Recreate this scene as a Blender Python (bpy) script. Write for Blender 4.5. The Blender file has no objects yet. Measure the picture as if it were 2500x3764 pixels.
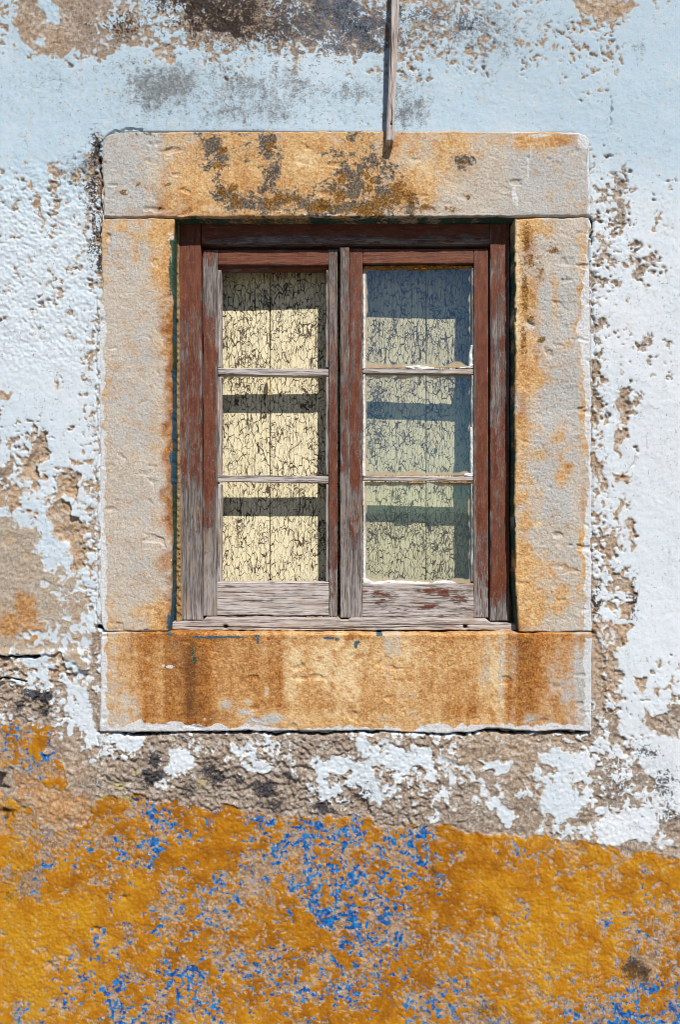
import bpy, math, random
import numpy as np
from mathutils import Vector

# ---------------------------------------------------------------- units, camera, light
S = 0.00075            # metres per unit of the working drawing (elevation of the wall)
CX, CY = 1250.0, 1882.0
D0 = 2300.0            # camera distance from the wall, drawing units
EYE = 1.60
sc = bpy.context.scene
col = sc.collection

cam = bpy.data.cameras.new('camera')
cam.sensor_fit = 'HORIZONTAL'; cam.sensor_width = 36.0
cam.lens = 36.0 * D0 / 2500.0
cam.clip_start = 0.05; cam.clip_end = 2000
camo = bpy.data.objects.new('camera', cam); col.objects.link(camo)
camo.location = (0, -D0 * S, EYE); camo.rotation_euler = (math.pi / 2, 0, 0)
sc.camera = camo

SUN = Vector((0.40, -1.0, 1.43)).normalized()
w = bpy.data.worlds.new('World'); sc.world = w; w.use_nodes = True
wn = w.node_tree.nodes; wl = w.node_tree.links; wn.clear()
sky = wn.new('ShaderNodeTexSky'); sky.sky_type = 'NISHITA'; sky.sun_disc = False
sky.sun_elevation = math.asin(SUN.z); sky.sun_rotation = math.atan2(SUN.x, SUN.y)
sky.altitude = 50; sky.air_density = 1.0; sky.dust_density = 0.0; sky.ozone_density = 6.0
bg = wn.new('ShaderNodeBackground'); bg.inputs[1].default_value = 0.052
wo = wn.new('ShaderNodeOutputWorld'); wl.new(sky.outputs[0], bg.inputs[0]); wl.new(bg.outputs[0], wo.inputs[0])
sl = bpy.data.lights.new('sun', 'SUN'); sl.energy = 5.0; sl.angle = math.radians(0.5); sl.color = (1.0, 0.955, 0.88)
so = bpy.data.objects.new('sun', sl); col.objects.link(so)
so.rotation_euler = SUN.to_track_quat('Z', 'Y').to_euler(); so.location = (2, -4, 6)
vs = sc.view_settings
vs.view_transform = 'Standard'; vs.look = 'None'; vs.gamma = 1.0; vs.exposure = 0.20
sc.cycles.filter_width = 0.95
try: vs.use_curve_mapping = False
except Exception: pass

# ---------------------------------------------------------------- noise toolkit (numpy)
def _mk(seed):
    r = np.random.RandomState(seed).randn(256, 256).astype(np.float32)
    t = np.arange(4, dtype=np.float32) / 4
    b = [(1-t)**3/6, (3*t**3-6*t**2+4)/6, (-3*t**3+3*t**2+3*t+1)/6, t**3/6]
    o = 0
    for k in range(4): o = o + np.roll(r, 1-k, 0)[:, None, :] * b[k][None, :, None]
    r = o.reshape(1024, 256); o = 0
    for k in range(4): o = o + np.roll(r, 1-k, 1)[:, :, None] * b[k][None, None, :]
    r = o.reshape(1024, 1024)
    return np.ascontiguousarray((r - r.mean()) / r.std(), dtype=np.float32).ravel()
TEX = [_mk(100+i) for i in range(5)]

def cn(x, y, sx, seed, sy=None):
    """smooth noise, zero mean, unit variance; sx, sy = cell size"""
    x = np.asarray(x, np.float32); y = np.asarray(y, np.float32)
    if sy is None:
        a = seed * 2.399; ca, sa = math.cos(a), math.sin(a)
        u = (x*ca - y*sa) * (4.0/sx); v = (x*sa + y*ca) * (4.0/sx)
    else:
        u = x * (4.0/sx); v = y * (4.0/sy)
    u = u + (seed*137.31 % 1024) + 2048; v = v + (seed*71.77 % 1024) + 2048
    iu = np.floor(u); iv = np.floor(v)
    fu = (u-iu).astype(np.float32); fv = (v-iv).astype(np.float32)
    iu = iu.astype(np.int32); iv = iv.astype(np.int32)
    u0 = iu & 1023; u1 = (iu+1) & 1023; v0 = (iv & 1023) << 10; v1 = ((iv+1) & 1023) << 10
    T = TEX[int(seed) % 5]
    a = T[v0+u0]; b = T[v0+u1]; c = T[v1+u0]; d = T[v1+u1]
    a = a + (b-a)*fu; c = c + (d-c)*fu
    return a + (c-a)*fv

def fbm(x, y, s, octv, seed, gain=0.55):
    o = 0; amp = 1.0; tot = 0
    for k in range(octv):
        o = o + amp*cn(x, y, s/(2.0**k), seed+k*3); tot += amp*amp; amp *= gain
    return o / math.sqrt(tot)
def cell(x, y, size, seed, aspect=1.0):
    """one random value per irregular angular cell (flakes of paint), unit variance"""
    u = x/size; v = y/(size*aspect); iu = np.floor(u).astype(np.int32); iv = np.floor(v).astype(np.int32)
    rs = np.random.RandomState(seed); jx = rs.rand(65536).astype(np.float32); jy = rs.rand(65536).astype(np.float32)
    val = rs.uniform(-1.73, 1.73, 65536).astype(np.float32)
    best = np.full(x.shape, 1e9, np.float32); out = np.zeros(x.shape, np.float32)
    for a in (-1, 0, 1):
        for b in (-1, 0, 1):
            k = ((iu+a)*73+(iv+b)*9277) & 65535
            d = (iu+a+jx[k]-u)**2+(iv+b+jy[k]-v)**2; m = d < best
            best = np.where(m, d, best); out = np.where(m, val[k], out)
    return out
def uni(n): return 1.0/(1.0+np.exp(-1.702*n))
def sst(x, a, b):
    t = np.clip((x-a)/(b-a), 0, 1); return t*t*(3-2*t)

def poly_sd(x, y, pts):
    """signed distance (negative inside) of flat arrays"""
    d = np.full(x.shape, 1e9, np.float32); ins = np.zeros(x.shape, bool)
    n = len(pts)
    for i in range(n):
        ax, ay = pts[i]; bx, by = pts[(i+1) % n]
        ex, ey = bx-ax, by-ay
        t = np.clip(((x-ax)*ex+(y-ay)*ey)/max(ex*ex+ey*ey, 1e-6), 0, 1)
        d = np.minimum(d, (x-ax-t*ex)**2+(y-ay-t*ey)**2)
        if ay != by:
            ins ^= ((ay > y) != (by > y)) & (x < ex*(y-ay)/ey+ax)
    d = np.sqrt(d)
    return np.where(ins, -d, d)
def line_d(x, y, pts):
    d = np.full(x.shape, 1e9, np.float32)
    for (ax, ay), (bx, by) in zip(pts[:-1], pts[1:]):
        ex, ey = bx-ax, by-ay
        t = np.clip(((x-ax)*ex+(y-ay)*ey)/max(ex*ex+ey*ey, 1e-6), 0, 1)
        d = np.minimum(d, (x-ax-t*ex)**2+(y-ay-t*ey)**2)
    return np.sqrt(d)
def near(x, y, pts, pad):
    xs = [p[0] for p in pts]; ys = [p[1] for p in pts]
    return np.nonzero((x > min(xs)-pad) & (x < max(xs)+pad) & (y > min(ys)-pad) & (y < max(ys)+pad))
def blobs(x, y, lst, out=None):
    """max of soft round spots: (x, y, rx, ry, strength)"""
    o = np.zeros(x.shape, np.float32) if out is None else out
    for b in lst:
        bx, by, rx = b[0], b[1], b[2]; ry = b[3] if len(b) > 3 else rx; s = b[4] if len(b) > 4 else 1.0
        k = near(x, y, [(bx, by)], 2.4*max(rx, ry))
        q = ((x[k]-bx)/rx)**2+((y[k]-by)/ry)**2
        o[k] = np.maximum(o[k], s*np.exp(-q*0.8))
    return o

# ---------------------------------------------------------------- node toolkit
class NT:
    def __init__(self, name):
        self.m = bpy.data.materials.new(name); self.m.use_nodes = True
        self.t = self.m.node_tree; self.n = self.t.nodes; self.l = self.t.links
        self.n.clear(); self.out = self.n.new('ShaderNodeOutputMaterial')
        self._pos = None
    def put(self, sock, v):
        if hasattr(v, 'links'): self.l.new(v, sock)
        elif isinstance(v, (tuple, list)):
            sock.default_value = tuple(v)+((1.0,) if len(v) == 3 and len(sock.default_value) == 4 else ())
        else: sock.default_value = v
    def attr(self, name):
        a = self.n.new('ShaderNodeAttribute'); a.attribute_name = name; return a.outputs['Fac']
    def pos(self):
        if self._pos is None:
            g = self.n.new('ShaderNodeNewGeometry'); v = self.n.new('ShaderNodeVectorMath'); v.operation = 'SCALE'
            self.l.new(g.outputs['Position'], v.inputs[0]); v.inputs['Scale'].default_value = 1.0/S
            self._pos = v.outputs[0]
        return self._pos
    def noise(self, size, detail=2, vec=None, rough=0.55, dist=0.0):
        k = self.n.new('ShaderNodeTexNoise'); k.inputs['Scale'].default_value = 1.0/size
        k.inputs['Detail'].default_value = detail; k.inputs['Roughness'].default_value = rough
        k.inputs['Distortion'].default_value = dist
        self.l.new(vec or self.pos(), k.inputs['Vector']); return k.outputs['Fac']
    def zn(self, size, detail=2, vec=None, rough=0.55, dist=0.0):
        return self.mad(self.noise(size, detail, vec, rough, dist), 8.0, -4.0)      # about zero mean, unit spread
    def sum(self, *a):
        o = a[0]
        for b in a[1:]: o = self.mad(b[1], b[0], o) if isinstance(b, tuple) else self.mth('ADD', o, b)
        return o
    def mth(self, op, a, b=0.0, c=None):
        k = self.n.new('ShaderNodeMath'); k.operation = op
        self.put(k.inputs[0], a); self.put(k.inputs[1], b)
        if c is not None: self.put(k.inputs[2], c)
        return k.outputs[0]
    def mad(self, a, b, c): return self.mth('MULTIPLY_ADD', a, b, c)
    def step(self, x, lo, hi, a=0.0, b=1.0):
        k = self.n.new('ShaderNodeMapRange'); k.interpolation_type = 'SMOOTHSTEP'; k.clamp = True
        self.put(k.inputs[0], x); k.inputs[1].default_value = lo; k.inputs[2].default_value = hi
        k.inputs[3].default_value = a; k.inputs[4].default_value = b; return k.outputs[0]
    def lin(self, x, lo, hi, a=0.0, b=1.0):
        k = self.n.new('ShaderNodeMapRange'); k.clamp = True
        self.put(k.inputs[0], x); k.inputs[1].default_value = lo; k.inputs[2].default_value = hi
        k.inputs[3].default_value = a; k.inputs[4].default_value = b; return k.outputs[0]
    def mix(self, f, a, b, mode='MIX'):
        k = self.n.new('ShaderNodeMix'); k.data_type = 'RGBA'; k.blend_type = mode; k.clamp_factor = True
        self.put(k.inputs[0], f); self.put(k.inputs[6], a); self.put(k.inputs[7], b); return k.outputs[2]
    def comb(self, x, y, z=0.0):
        k = self.n.new('ShaderNodeCombineXYZ'); self.put(k.inputs[0], x); self.put(k.inputs[1], y); self.put(k.inputs[2], z); return k.outputs[0]
    def bump(self, h, dist, strength=1.0, nrm=None):
        k = self.n.new('ShaderNodeBump'); k.inputs['Distance'].default_value = dist*S
        self.put(k.inputs['Strength'], strength); self.l.new(h, k.inputs['Height'])
        if nrm is not None: self.l.new(nrm, k.inputs['Normal'])
        return k.outputs[0]
    def principled(self, colour, rough=0.85, normal=None, spec=0.25):
        p = self.n.new('ShaderNodeBsdfPrincipled')
        self.put(p.inputs['Base Color'], colour); self.put(p.inputs['Roughness'], rough)
        p.inputs['Specular IOR Level'].default_value = spec
        if normal is not None: self.l.new(normal, p.inputs['Normal'])
        return p.outputs[0]
    def done(self, shader): self.l.new(shader, self.out.inputs[0]); return self.m

# ---------------------------------------------------------------- object toolkit
def tag(o, label=None, cat=None, group=None, kind=None):
    if label: o['label'] = label
    if cat: o['category'] = cat
    if group: o['group'] = group
    if kind: o['kind'] = kind
    return o
def empty(name, loc, label=None, cat=None, parent=None):
    o = bpy.data.objects.new(name, None); col.objects.link(o); o.location = loc; o.empty_display_size = 0.05
    if parent: o.parent = parent; o.location = Vector(loc)-parent_world(parent)
    return tag(o, label, cat)
def parent_world(o):
    v = Vector((0, 0, 0))
    while o is not None: v = v+o.location; o = o.parent
    return v
def link_mesh(name, me, mat, parent=None, at=None):
    """me holds world coordinates; at = the object's origin"""
    org = Vector(at) if at is not None else (parent_world(parent) if parent else Vector((0, 0, 0)))
    n = len(me.vertices); c = np.empty(n*3, np.float32); me.vertices.foreach_get('co', c)
    c = c.reshape(-1, 3)-np.array(org, np.float32); me.vertices.foreach_set('co', c.ravel())
    o = bpy.data.objects.new(name, me); col.objects.link(o); me.materials.append(mat)
    if parent: o.parent = parent; o.location = org-parent_world(parent)
    else: o.location = org
    me.update(); return o
def world(px, py, depth, ref=None):
    """elevation coordinates measured on a plane `ref` behind the wall face -> metres"""
    f = (D0+(depth if ref is None else ref))/D0
    return (px-CX)*f*S, depth*S, EYE+(CY-py)*f*S
def grid_mesh(name, X, Y, Z, keep=None, attrs=None, smooth=True):
    ny, nx = X.shape
    co = np.stack([X, Y, Z], -1).reshape(-1, 3).astype(np.float32)
    idx = np.arange(nx*ny, dtype=np.int32).reshape(ny, nx)
    q = np.stack([idx[:-1, :-1], idx[1:, :-1], idx[1:, 1:], idx[:-1, 1:]], -1)
    q = q.reshape(-1, 4) if keep is None else q[keep]
    used = np.zeros(nx*ny, bool); used[q.ravel()] = True
    remap = np.cumsum(used)-1; q = remap[q].astype(np.int32); co = co[used]
    me = bpy.data.meshes.new(name)
    me.vertices.add(len(co)); me.vertices.foreach_set('co', co.ravel())
    me.loops.add(q.size); me.loops.foreach_set('vertex_index', q.ravel())
    me.polygons.add(len(q)); me.polygons.foreach_set('loop_start', np.arange(0, q.size, 4, dtype=np.int32))
    me.polygons.foreach_set('loop_total', np.full(len(q), 4, np.int32))
    me.polygons.foreach_set('use_smooth', np.full(len(q), smooth, bool))
    for k, v in (attrs or {}).items():
        a = me.attributes.new(k, 'FLOAT', 'POINT')
        a.data.foreach_set('value', np.broadcast_to(v, X.shape).reshape(-1)[used].astype(np.float32))
    me.update(calc_edges=True); me.validate(); return me

def curve(pts):
    xs = [p[0] for p in pts]; ys = [p[1] for p in pts]
    return lambda t: np.interp(t, xs, ys)

def slab(name, mat, parent, L, R, T, B, front, back, step=4.0, rad=6.0, hfn=None, afn=None, wob=0.0, seed=1, axis='v',
         skirt=(2, 6, 14, 30), bow=None, at=None, stepv=None):
    """block whose face is drawn in elevation: L, R = x of its sides (numbers or functions of y), T, B = y of its ends.
    Its rim is rounded, its sides run back from `front` to `back`."""
    f = lambda e: e if callable(e) else (lambda t, e=e: np.full(np.shape(t), float(e)))
    L, R, T, B = f(L), f(R), f(T), f(B)
    ym = np.linspace(T(np.array([(L(np.array([CY]))[0]+R(np.array([CY]))[0])/2]))[0], B(np.array([CX]))[0], 50)
    x0, x1 = L(ym).min(), R(ym).max(); xm = np.linspace(x0, x1, 50)
    y0, y1 = T(xm).min(), B(xm).max()
    stepv = stepv or step
    nu = max(3, int((x1-x0)/step)+1); nv = max(3, int((y1-y0)/stepv)+1)
    def rim(n, length):     # closer rows near both ends so that the rounding shows
        t = np.linspace(0, 1, n); e = min(0.3, rad/length)
        return np.unique(np.concatenate([t, [e*.2, e*.5, e, 1-e, 1-e*.5, 1-e*.2]]))
    u = rim(nu, x1-x0); v = rim(nv, y1-y0)
    sk = np.array([s for s in skirt if s < back-front]+[back-front], float); k = len(sk)
    ue = np.concatenate([np.zeros(k), u, np.ones(k)]); ve = np.concatenate([np.zeros(k), v, np.ones(k)])
    su = np.concatenate([sk[::-1], np.zeros(len(u)), sk]); sv = np.concatenate([sk[::-1], np.zeros(len(v)), sk])
    U, V = np.meshgrid(ue, ve); SU, SV = np.meshgrid(su, sv)
    xa = x0+U*(x1-x0); ya = T(xa)+V*(B(xa)-T(xa))
    l, r = L(ya), R(ya)
    if wob:
        l = l+wob*cn(ya, ya*0+7, 40, seed)+wob*.6*cn(ya, ya*0+3, 9, seed+1)
        r = r+wob*cn(ya, ya*0+91, 40, seed+2)+wob*.6*cn(ya, ya*0+53, 9, seed+3)
    xa = l+U*(r-l); t, b = T(xa), B(xa)
    if wob:
        t = t+wob*cn(xa, xa*0+17, 40, seed+4)+wob*.6*cn(xa, xa*0+33, 9, seed+5)
        b = b+wob*cn(xa, xa*0+71, 40, seed+6)+wob*.6*cn(xa, xa*0+13, 9, seed+7)
    ya = t+V*(b-t)
    de = np.minimum(np.minimum(xa-l, r-xa), np.minimum(ya-t, b-ya)).clip(0)
    q = np.clip(rad-de, 0, rad); rnd = rad-np.sqrt(np.maximum(rad*rad-q*q, 0))
    inner = sst(de, 0, rad*1.5)
    h = hfn(xa, ya) if hfn else 0.0
    SD = np.maximum(SU, SV)
    dep = front+rnd-h*(0.35+0.65*inner)*(SD == 0)+SD
    if bow is not None: dep = dep+bow(xa, ya)
    ff = (D0+front)/D0
    X = (xa-CX)*ff*S; Y = dep*S; Z = EYE+(CY-ya)*ff*S
    at_ = afn(xa, ya, SD) if afn else {}
    if axis == 'v': at_['gu'] = ya; at_['gv'] = xa+np.where(U > .5, SU, -SU)
    else: at_['gu'] = xa; at_['gv'] = ya+np.where(V > .5, SV, -SV)
    keep = ~((np.maximum(SU[:-1, :-1], SU[1:, 1:]) > 0) & (np.maximum(SV[:-1, :-1], SV[1:, 1:]) > 0))
    me = grid_mesh(name, X, Y, Z, keep, at_)
    return link_mesh(name, me, mat, parent, at)

# ---------------------------------------------------------------- materials
def mat_wall():
    n = NT('peeling_plaster')
    z2 = n.zn(1.8, 1); z4 = n.zn(3.6, 2, rough=.6); z7 = n.zn(6.5, 2); z12 = n.zn(11, 2); z20 = n.zn(19, 3); z45 = n.zn(42, 4, rough=.6); z90 = n.zn(90, 4)
    jit = n.sum(n.mth('MULTIPLY', z4, .040), (.030, z7), (.022, z2))
    # mortar
    c = n.mix(n.step(n.sum(n.attr('sand'), (.16, z20), (.12, z45)), 0.05, .95), (.37, .285, .22), (.57, .39, .245))
    c = n.mix(n.step(z45, -.2, 1.3, 0, .45), c, (.36, .29, .235))
    c = n.mix(n.step(n.sum(z12, (.6, z45)), .9, 1.7, 0, .55), c, (.56, .43, .31))
    c = n.mix(n.step(n.sum(z4, (.5, z12), (.4, z45)), .7, 1.5, 0, .75), c, (.63, .58, .52))
    c = n.mix(n.step(n.sum(z20, (.7, z7), (.5, z45)), 1.0, 1.8, 0, .7), c, (.42, .36, .31))
    c = n.mix(n.step(n.sum(z4, (.6, z12)), -.6, -1.6, 0, .75), c, (.12, .085, .06))
    c = n.mix(n.step(n.sum(z20, (.7, z7), (.6, z90)), .1, 1.4, 0, .72), c, (.64, .60, .555))
    c = n.mix(n.step(n.sum(z45, (.6, z12)), -.5, -1.8, 0, .5), c, (.20, .15, .125))
    # smooth stone-like render at the left
    be = n.mix(n.step(n.sum(z4, (.6, z12)), -1.4, 1.4), (.43, .345, .265), (.60, .51, .42))
    be = n.mix(n.step(n.sum(z45, (.4, z12)), .3, 1.5, 0, .6), be, (.60, .42, .25))
    be = n.mix(n.step(n.sum(z4, (.7, z7)), -1.3, -2.2, 0, .6), be, (.20, .15, .11))
    c = n.mix(n.step(n.sum(n.attr('beige'), (.05, z12)), -.06, .06), c, be)
    ru = n.sum(n.attr('rust'), (.16, z20), (.10, z4))
    c = n.mix(n.step(ru, .28, .72, 0, .85), c, n.mix(n.step(z12, -1, 1), (.45, .19, .045), (.66, .35, .12)))
    # limewash
    gp = n.n.new('ShaderNodeSeparateXYZ'); n.l.new(n.pos(), gp.inputs[0])
    run = n.zn(1.0, 3, n.comb(n.mth('DIVIDE', gp.outputs[0], 26), n.mth('DIVIDE', gp.outputs[2], 260)))
    lm = n.sum(n.attr('lime'), jit)
    lime = n.step(lm, -.012, .015)
    lc = n.mix(n.attr('tint'), (.68, .722, .77), (.44, .56, .655))
    lc = n.mix(n.step(z90, .0, 1.6, 0, .4), lc, (.57, .63, .69))
    lc = n.mix(n.step(n.sum(z45, (.5, z12)), .7, 1.9, 0, .40), lc, (.66, .63, .585))
    lc = n.mix(n.step(n.sum(z20, (.5, z7)), .9, 2.0, 0, .35), lc, (.76, .79, .83))
    lc = n.mix(n.step(n.sum(run, (.4, z12), (.3, z4)), .8, 2.2, 0, .40), lc, (.50, .50, .49))
    lc = n.mix(n.step(n.sum(z90, (.5, z20), (.4, z4)), -.9, -2.2, 0, .45), lc, (.50, .52, .54))
    lc = n.mix(n.step(n.sum(z7, (.7, z4), (.6, z45)), -1.9, -2.7, 0, .55), lc, (.36, .34, .32))
    lc = n.mix(n.step(n.sum(z4, (.5, z2), (.5, z45)), -1.7, -2.5, 0, .5), lc, (.40, .40, .41))
    lc = n.mix(n.step(n.mth('ABSOLUTE', n.zn(150, 5, rough=.65)), .012, .0, 0, .5), lc, (.38, .37, .36))
    lc = n.mix(n.step(n.sum(z12, (.7, z4), (.5, z45)), .7, 1.7, 0, .30), lc, (.56, .56, .55))
    lc = n.mix(n.step(lm, .14, .015, 0, .50), lc, (.58, .53, .46))
    dr = n.sum(n.attr('dirt'), (.22, z4), (.14, z7), (.16, z20), (.10, z45), (.10, run))
    lc = n.mix(n.step(dr, .26, .90, 0, .85), lc, n.mix(n.step(z12, -1, 1), (.10, .10, .115), (.22, .215, .195)))
    c = n.mix(lime, c, lc)
    # painted dado: cream ground, blue coat, ochre coat
    dz = n.step(n.sum(n.attr('dado'), (.035, z12), (.02, z4)), -.02, .03)
    db = n.mix(n.step(n.sum(z20, (.6, z45)), -1.2, 1.2), (.25, .145, .08), (.42, .285, .18))
    db = n.mix(n.step(n.sum(z7, (.5, z20)), .6, 1.5, 0, .7), db, (.62, .42, .20))
    db = n.mix(n.step(n.sum(z4, (.5, z7)), .8, 1.5, 0, .85), db, (.74, .62, .45))
    db = n.mix(n.step(n.sum(z4, (.6, z12)), -1.0, -1.9, 0, .6), db, (.15, .09, .06))
    worn = n.sum(z45, (.45, z20), (.30, z7), (.2, z4))
    om = n.sum(n.attr('ochre'), n.mth('MULTIPLY', z4, .085), (.075, z7), (.03, z2))
    om = n.mth('MINIMUM', om, n.step(worn, 1.15, 1.45, .5, -.3))
    db = n.mix(n.step(om, -.12, -.01, 0, .55), db, (.76, .52, .24))
    bm = n.sum(n.attr('blue'), n.mth('MULTIPLY', z4, .075), (.06, z7))
    bm = n.mth('MINIMUM', bm, n.step(worn, 1.1, 1.4, .5, -.3))
    bc = n.mix(n.step(bm, .03, .10), (.33, .45, .60), n.mix(n.step(z20, -1, 1), (.008, .065, .27), (.025, .20, .50)))
    db = n.mix(n.step(bm, .0, .025), db, bc)
    ot = n.sum(n.attr('otone'), (.26, z90), (.14, z45), (.06, z12))
    oc = n.mix(n.step(ot, .05, .50), (.31, .112, .006), (.43, .172, .008))
    oc = n.mix(n.step(ot, .45, .95), oc, (.515, .25, .014))
    oc = n.mix(n.step(n.sum(z7, (.5, z45)), 1.2, 2.0, 0, .7), oc, (.74, .47, .15))
    oc = n.mix(n.step(n.sum(z4, (.6, z20)), -1.3, -2.3, 0, .6), oc, (.22, .08, .008))
    oc = n.mix(n.step(om, .05, .0, 0, .45), oc, (.26, .09, .01))
    db = n.mix(n.step(om, -.012, .018), db, oc)
    db = n.mix(n.step(n.sum(n.attr('soot_shade'), (.14, z7), (.12, z20)), .30, .85, 0, .88), db, (.05, .034, .022))
    c = n.mix(dz, c, db)
    # lichens
    ly = n.sum(n.attr('ylich'), (.20, z7), (.16, z20))
    c = n.mix(n.step(ly, .55, .80, 0, .8), c, n.mix(n.step(z4, -1, 1), (.34, .28, .05), (.58, .53, .27)))
    ld = n.sum(n.attr('lich'), (.16, z4), (.20, z7), (.12, z20))
    c = n.mix(n.step(ld, .36, .52, 0, .95), c, n.mix(n.attr('ltone'), n.mix(n.step(z7, -1, 1), (.012, .009, .008), (.055, .036, .028)), n.mix(n.step(z7, -1, 1), (.028, .034, .05), (.15, .175, .22))))
    c = n.mix(n.step(n.attr('gap'), .3, .8), c, (.03, .022, .018))
    h = n.sum(z4, (.6, z7), (.4, z12), (.5, z2))
    nr = n.bump(h, .55, n.mth('MULTIPLY_ADD', n.mth('MAXIMUM', lime, n.mth('MULTIPLY', dz, .8)), -.70, .95))
    return n.done(n.principled(c, .93, nr, .12))

def mat_stone():
    n = NT('weathered_limestone')
    z2 = n.zn(1.8, 1); z4 = n.zn(3.4, 2, rough=.6); z7 = n.zn(6.5, 2); z10 = n.zn(10, 3, dist=.6); z20 = n.zn(19, 3); z50 = n.zn(50, 4, rough=.6)
    c = n.mix(n.step(n.sum(z4, (.7, z10)), -1.6, 1.6), (.455, .395, .325), (.66, .595, .525))
    c = n.mix(n.step(n.sum(n.attr('grey'), (.14, z20), (.08, z7)), .35, .75), c, n.mix(n.step(z4, -1.4, 1.4), (.40, .395, .385), (.60, .585, .56)))
    o = n.sum(n.attr('orange'), (.17, z50), (.15, z10), (.10, z4))
    c = n.mix(n.step(o, .10, .72, 0, .93), c, n.mix(n.step(n.sum(z7, (.8, z20)), -1.5, 1.5), (.58, .275, .075), (.75, .505, .235)))
    o2 = n.sum(n.attr('deep'), (.06, z10), (.09, z50), (.05, z4))
    c = n.mix(n.lin(o2, .02, .95, 0, .95), c, n.mix(n.step(n.sum(z7, (.6, z20)), -1.5, 1.5), (.25, .07, .010), (.53, .215, .032)))
    c = n.mix(n.lin(n.sum(n.attr('dark'), (.06, z10), (.05, z4)), .05, 1.0, 0, .85), c, (.115, .042, .012))
    c = n.mix(n.step(n.sum(n.attr('cream'), (.12, z10), (.10, z20)), .25, .85, 0, .75), c, (.82, .63, .37))
    c = n.mix(n.step(n.sum(n.attr('white'), (.10, z4), (.09, z10)), .05, .17, 0, .94), c, n.mix(n.step(z4, -1.5, 1.2), (.58, .585, .595), (.75, .77, .81)))
    li = n.sum(n.attr('lich'), (.24, z10), (.18, z4), (.24, z20))
    li = n.mth('MULTIPLY', li, n.step(n.attr('lich'), .04, .16))
    c = n.mix(n.step(li, .32, .46, 0, .93), c, n.mix(n.step(n.sum(z4, (.5, z7)), -.6, 1.0), (.02, .016, .013), (.19, .175, .155)))
    lo = n.sum(n.attr('olich'), (.20, z10), (.14, z4), (.10, z20))
    c = n.mix(n.step(lo, .35, .50, 0, .93), c, n.mix(n.step(n.sum(z4, (.5, z7)), -.8, .9), (.075, .032, .006), (.36, .165, .02)))
    g = n.sum(n.attr('green'), (.08, z4), (.08, z10))
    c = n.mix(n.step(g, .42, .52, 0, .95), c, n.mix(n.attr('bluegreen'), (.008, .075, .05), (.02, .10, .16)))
    c = n.mix(n.step(n.sum(z4, (.8, z2)), -1.2, -2.2, 0, .6), c, (.17, .12, .085))
    c = n.mix(n.step(n.sum(z4, (.8, z2)), 1.2, 2.2, 0, .5), c, (.84, .78, .68))
    cr = n.step(n.mth('ABSOLUTE', n.zn(34, 4, dist=1.2)), .10, .0)
    crm = n.mth('MULTIPLY', cr, n.step(z50, .3, 1.1))
    c = n.mix(n.mth('MULTIPLY', crm, .6), c, (.13, .09, .06))
    pit = n.step(n.sum(z7, (.5, z4)), -1.2, -2.2)
    c = n.mix(n.mth('MULTIPLY', pit, .35), c, (.16, .115, .08))  # pits also darkened in the colour, standing in for their small shadows
    nr = n.bump(n.mth('SUBTRACT', n.sum(n.mth('MULTIPLY', z2, .7), (.45, z4), (.15, z7)), n.sum(n.mth('MULTIPLY', crm, 2.2), (1.6, pit))), .55, .75)
    return n.done(n.principled(c, .9, nr, .15))

def mat_wood(name, paint=((.17, .052, .023), (.108, .030, .015)), bare=((.255, .222, .212), (.085, .068, .062)), pale=(.58, .515, .485)):
    n = NT(name)
    gu, gv, rnd = n.attr('gu'), n.attr('gv'), n.attr('seed')
    def v(a, b, k=0.0): return n.comb(n.mth('DIVIDE', gu, a), n.mth('DIVIDE', gv, b), n.mth('ADD', rnd, k))
    warp = n.noise(1.0, 1, v(90, 30, 3.3))
    gw = n.mad(warp, 9.0, gv)
    def vw(a, b, k=0.0): return n.comb(n.mth('DIVIDE', gu, a), n.mth('DIVIDE', gw, b), n.mth('ADD', rnd, k))
    s1 = n.noise(1.0, 2, vw(80, 2.6)); s2 = n.noise(1.0, 3, vw(170, 6.5, 5)); s3 = n.noise(1.0, 2, vw(26, 4.2, 9)); blot = n.noise(1.0, 3, v(60, 17, 13))
    speck = n.noise(1.0, 2, v(5, 2.5, 17))
    # bare wood
    g = n.mad(s1, .8, n.mad(s2, 1.0, n.mad(s3, .5, -.65)))
    b = n.mix(n.step(g, .30, .70), bare[1], bare[0])
    b = n.mix(n.mth('MULTIPLY', n.attr('pale'), n.step(g, .2, .62)), b, pale)
    b = n.mix(n.step(n.noise(1.0, 1, v(120, 40, 21)), .52, .7, 0, .45), b, (.30, .20, .13))
    b = n.mix(n.step(n.noise(1.0, 2, vw(190, 4.2, 31)), .40, .33, 0, .9), b, (.045, .032, .028))
    # paint
    pm = n.mth('ADD', n.attr('cov'), n.mad(s1, .7, n.mad(s2, .8, n.mad(blot, .8, n.mad(s3, .9, -1.6)))))
    paint_f = n.step(pm, .47, .53)
    p = n.mix(n.step(blot, .3, .7), paint[0], paint[1])
    p = n.mix(n.step(s3, .58, .72, 0, .35), p, (.27, .13, .09))
    p = n.mix(n.step(s1, .40, .28, 0, .5), p, (.06, .018, .011))
    p = n.mix(n.step(speck, .66, .74, 0, .8), p, (.50, .42, .38))
    p = n.mix(n.step(pm, .60, .53, 0, .30), p, (.42, .35, .34))
    c = n.mix(paint_f, b, p)
    c = n.mix(n.step(n.attr('hole'), .3, .7), c, (.025, .017, .013))
    c = n.mix(n.attr('putty'), c, n.mix(speck, (.62, .63, .63), (.80, .81, .81)))
    h = n.mad(s1, 1.0, n.mad(s3, .4, n.mth('MULTIPLY', paint_f, .9)))
    nr = n.bump(h, 2.2, .8)
    return n.done(n.principled(c, n.lin(paint_f, 0, 1, .9, .62), nr, .25))

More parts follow.
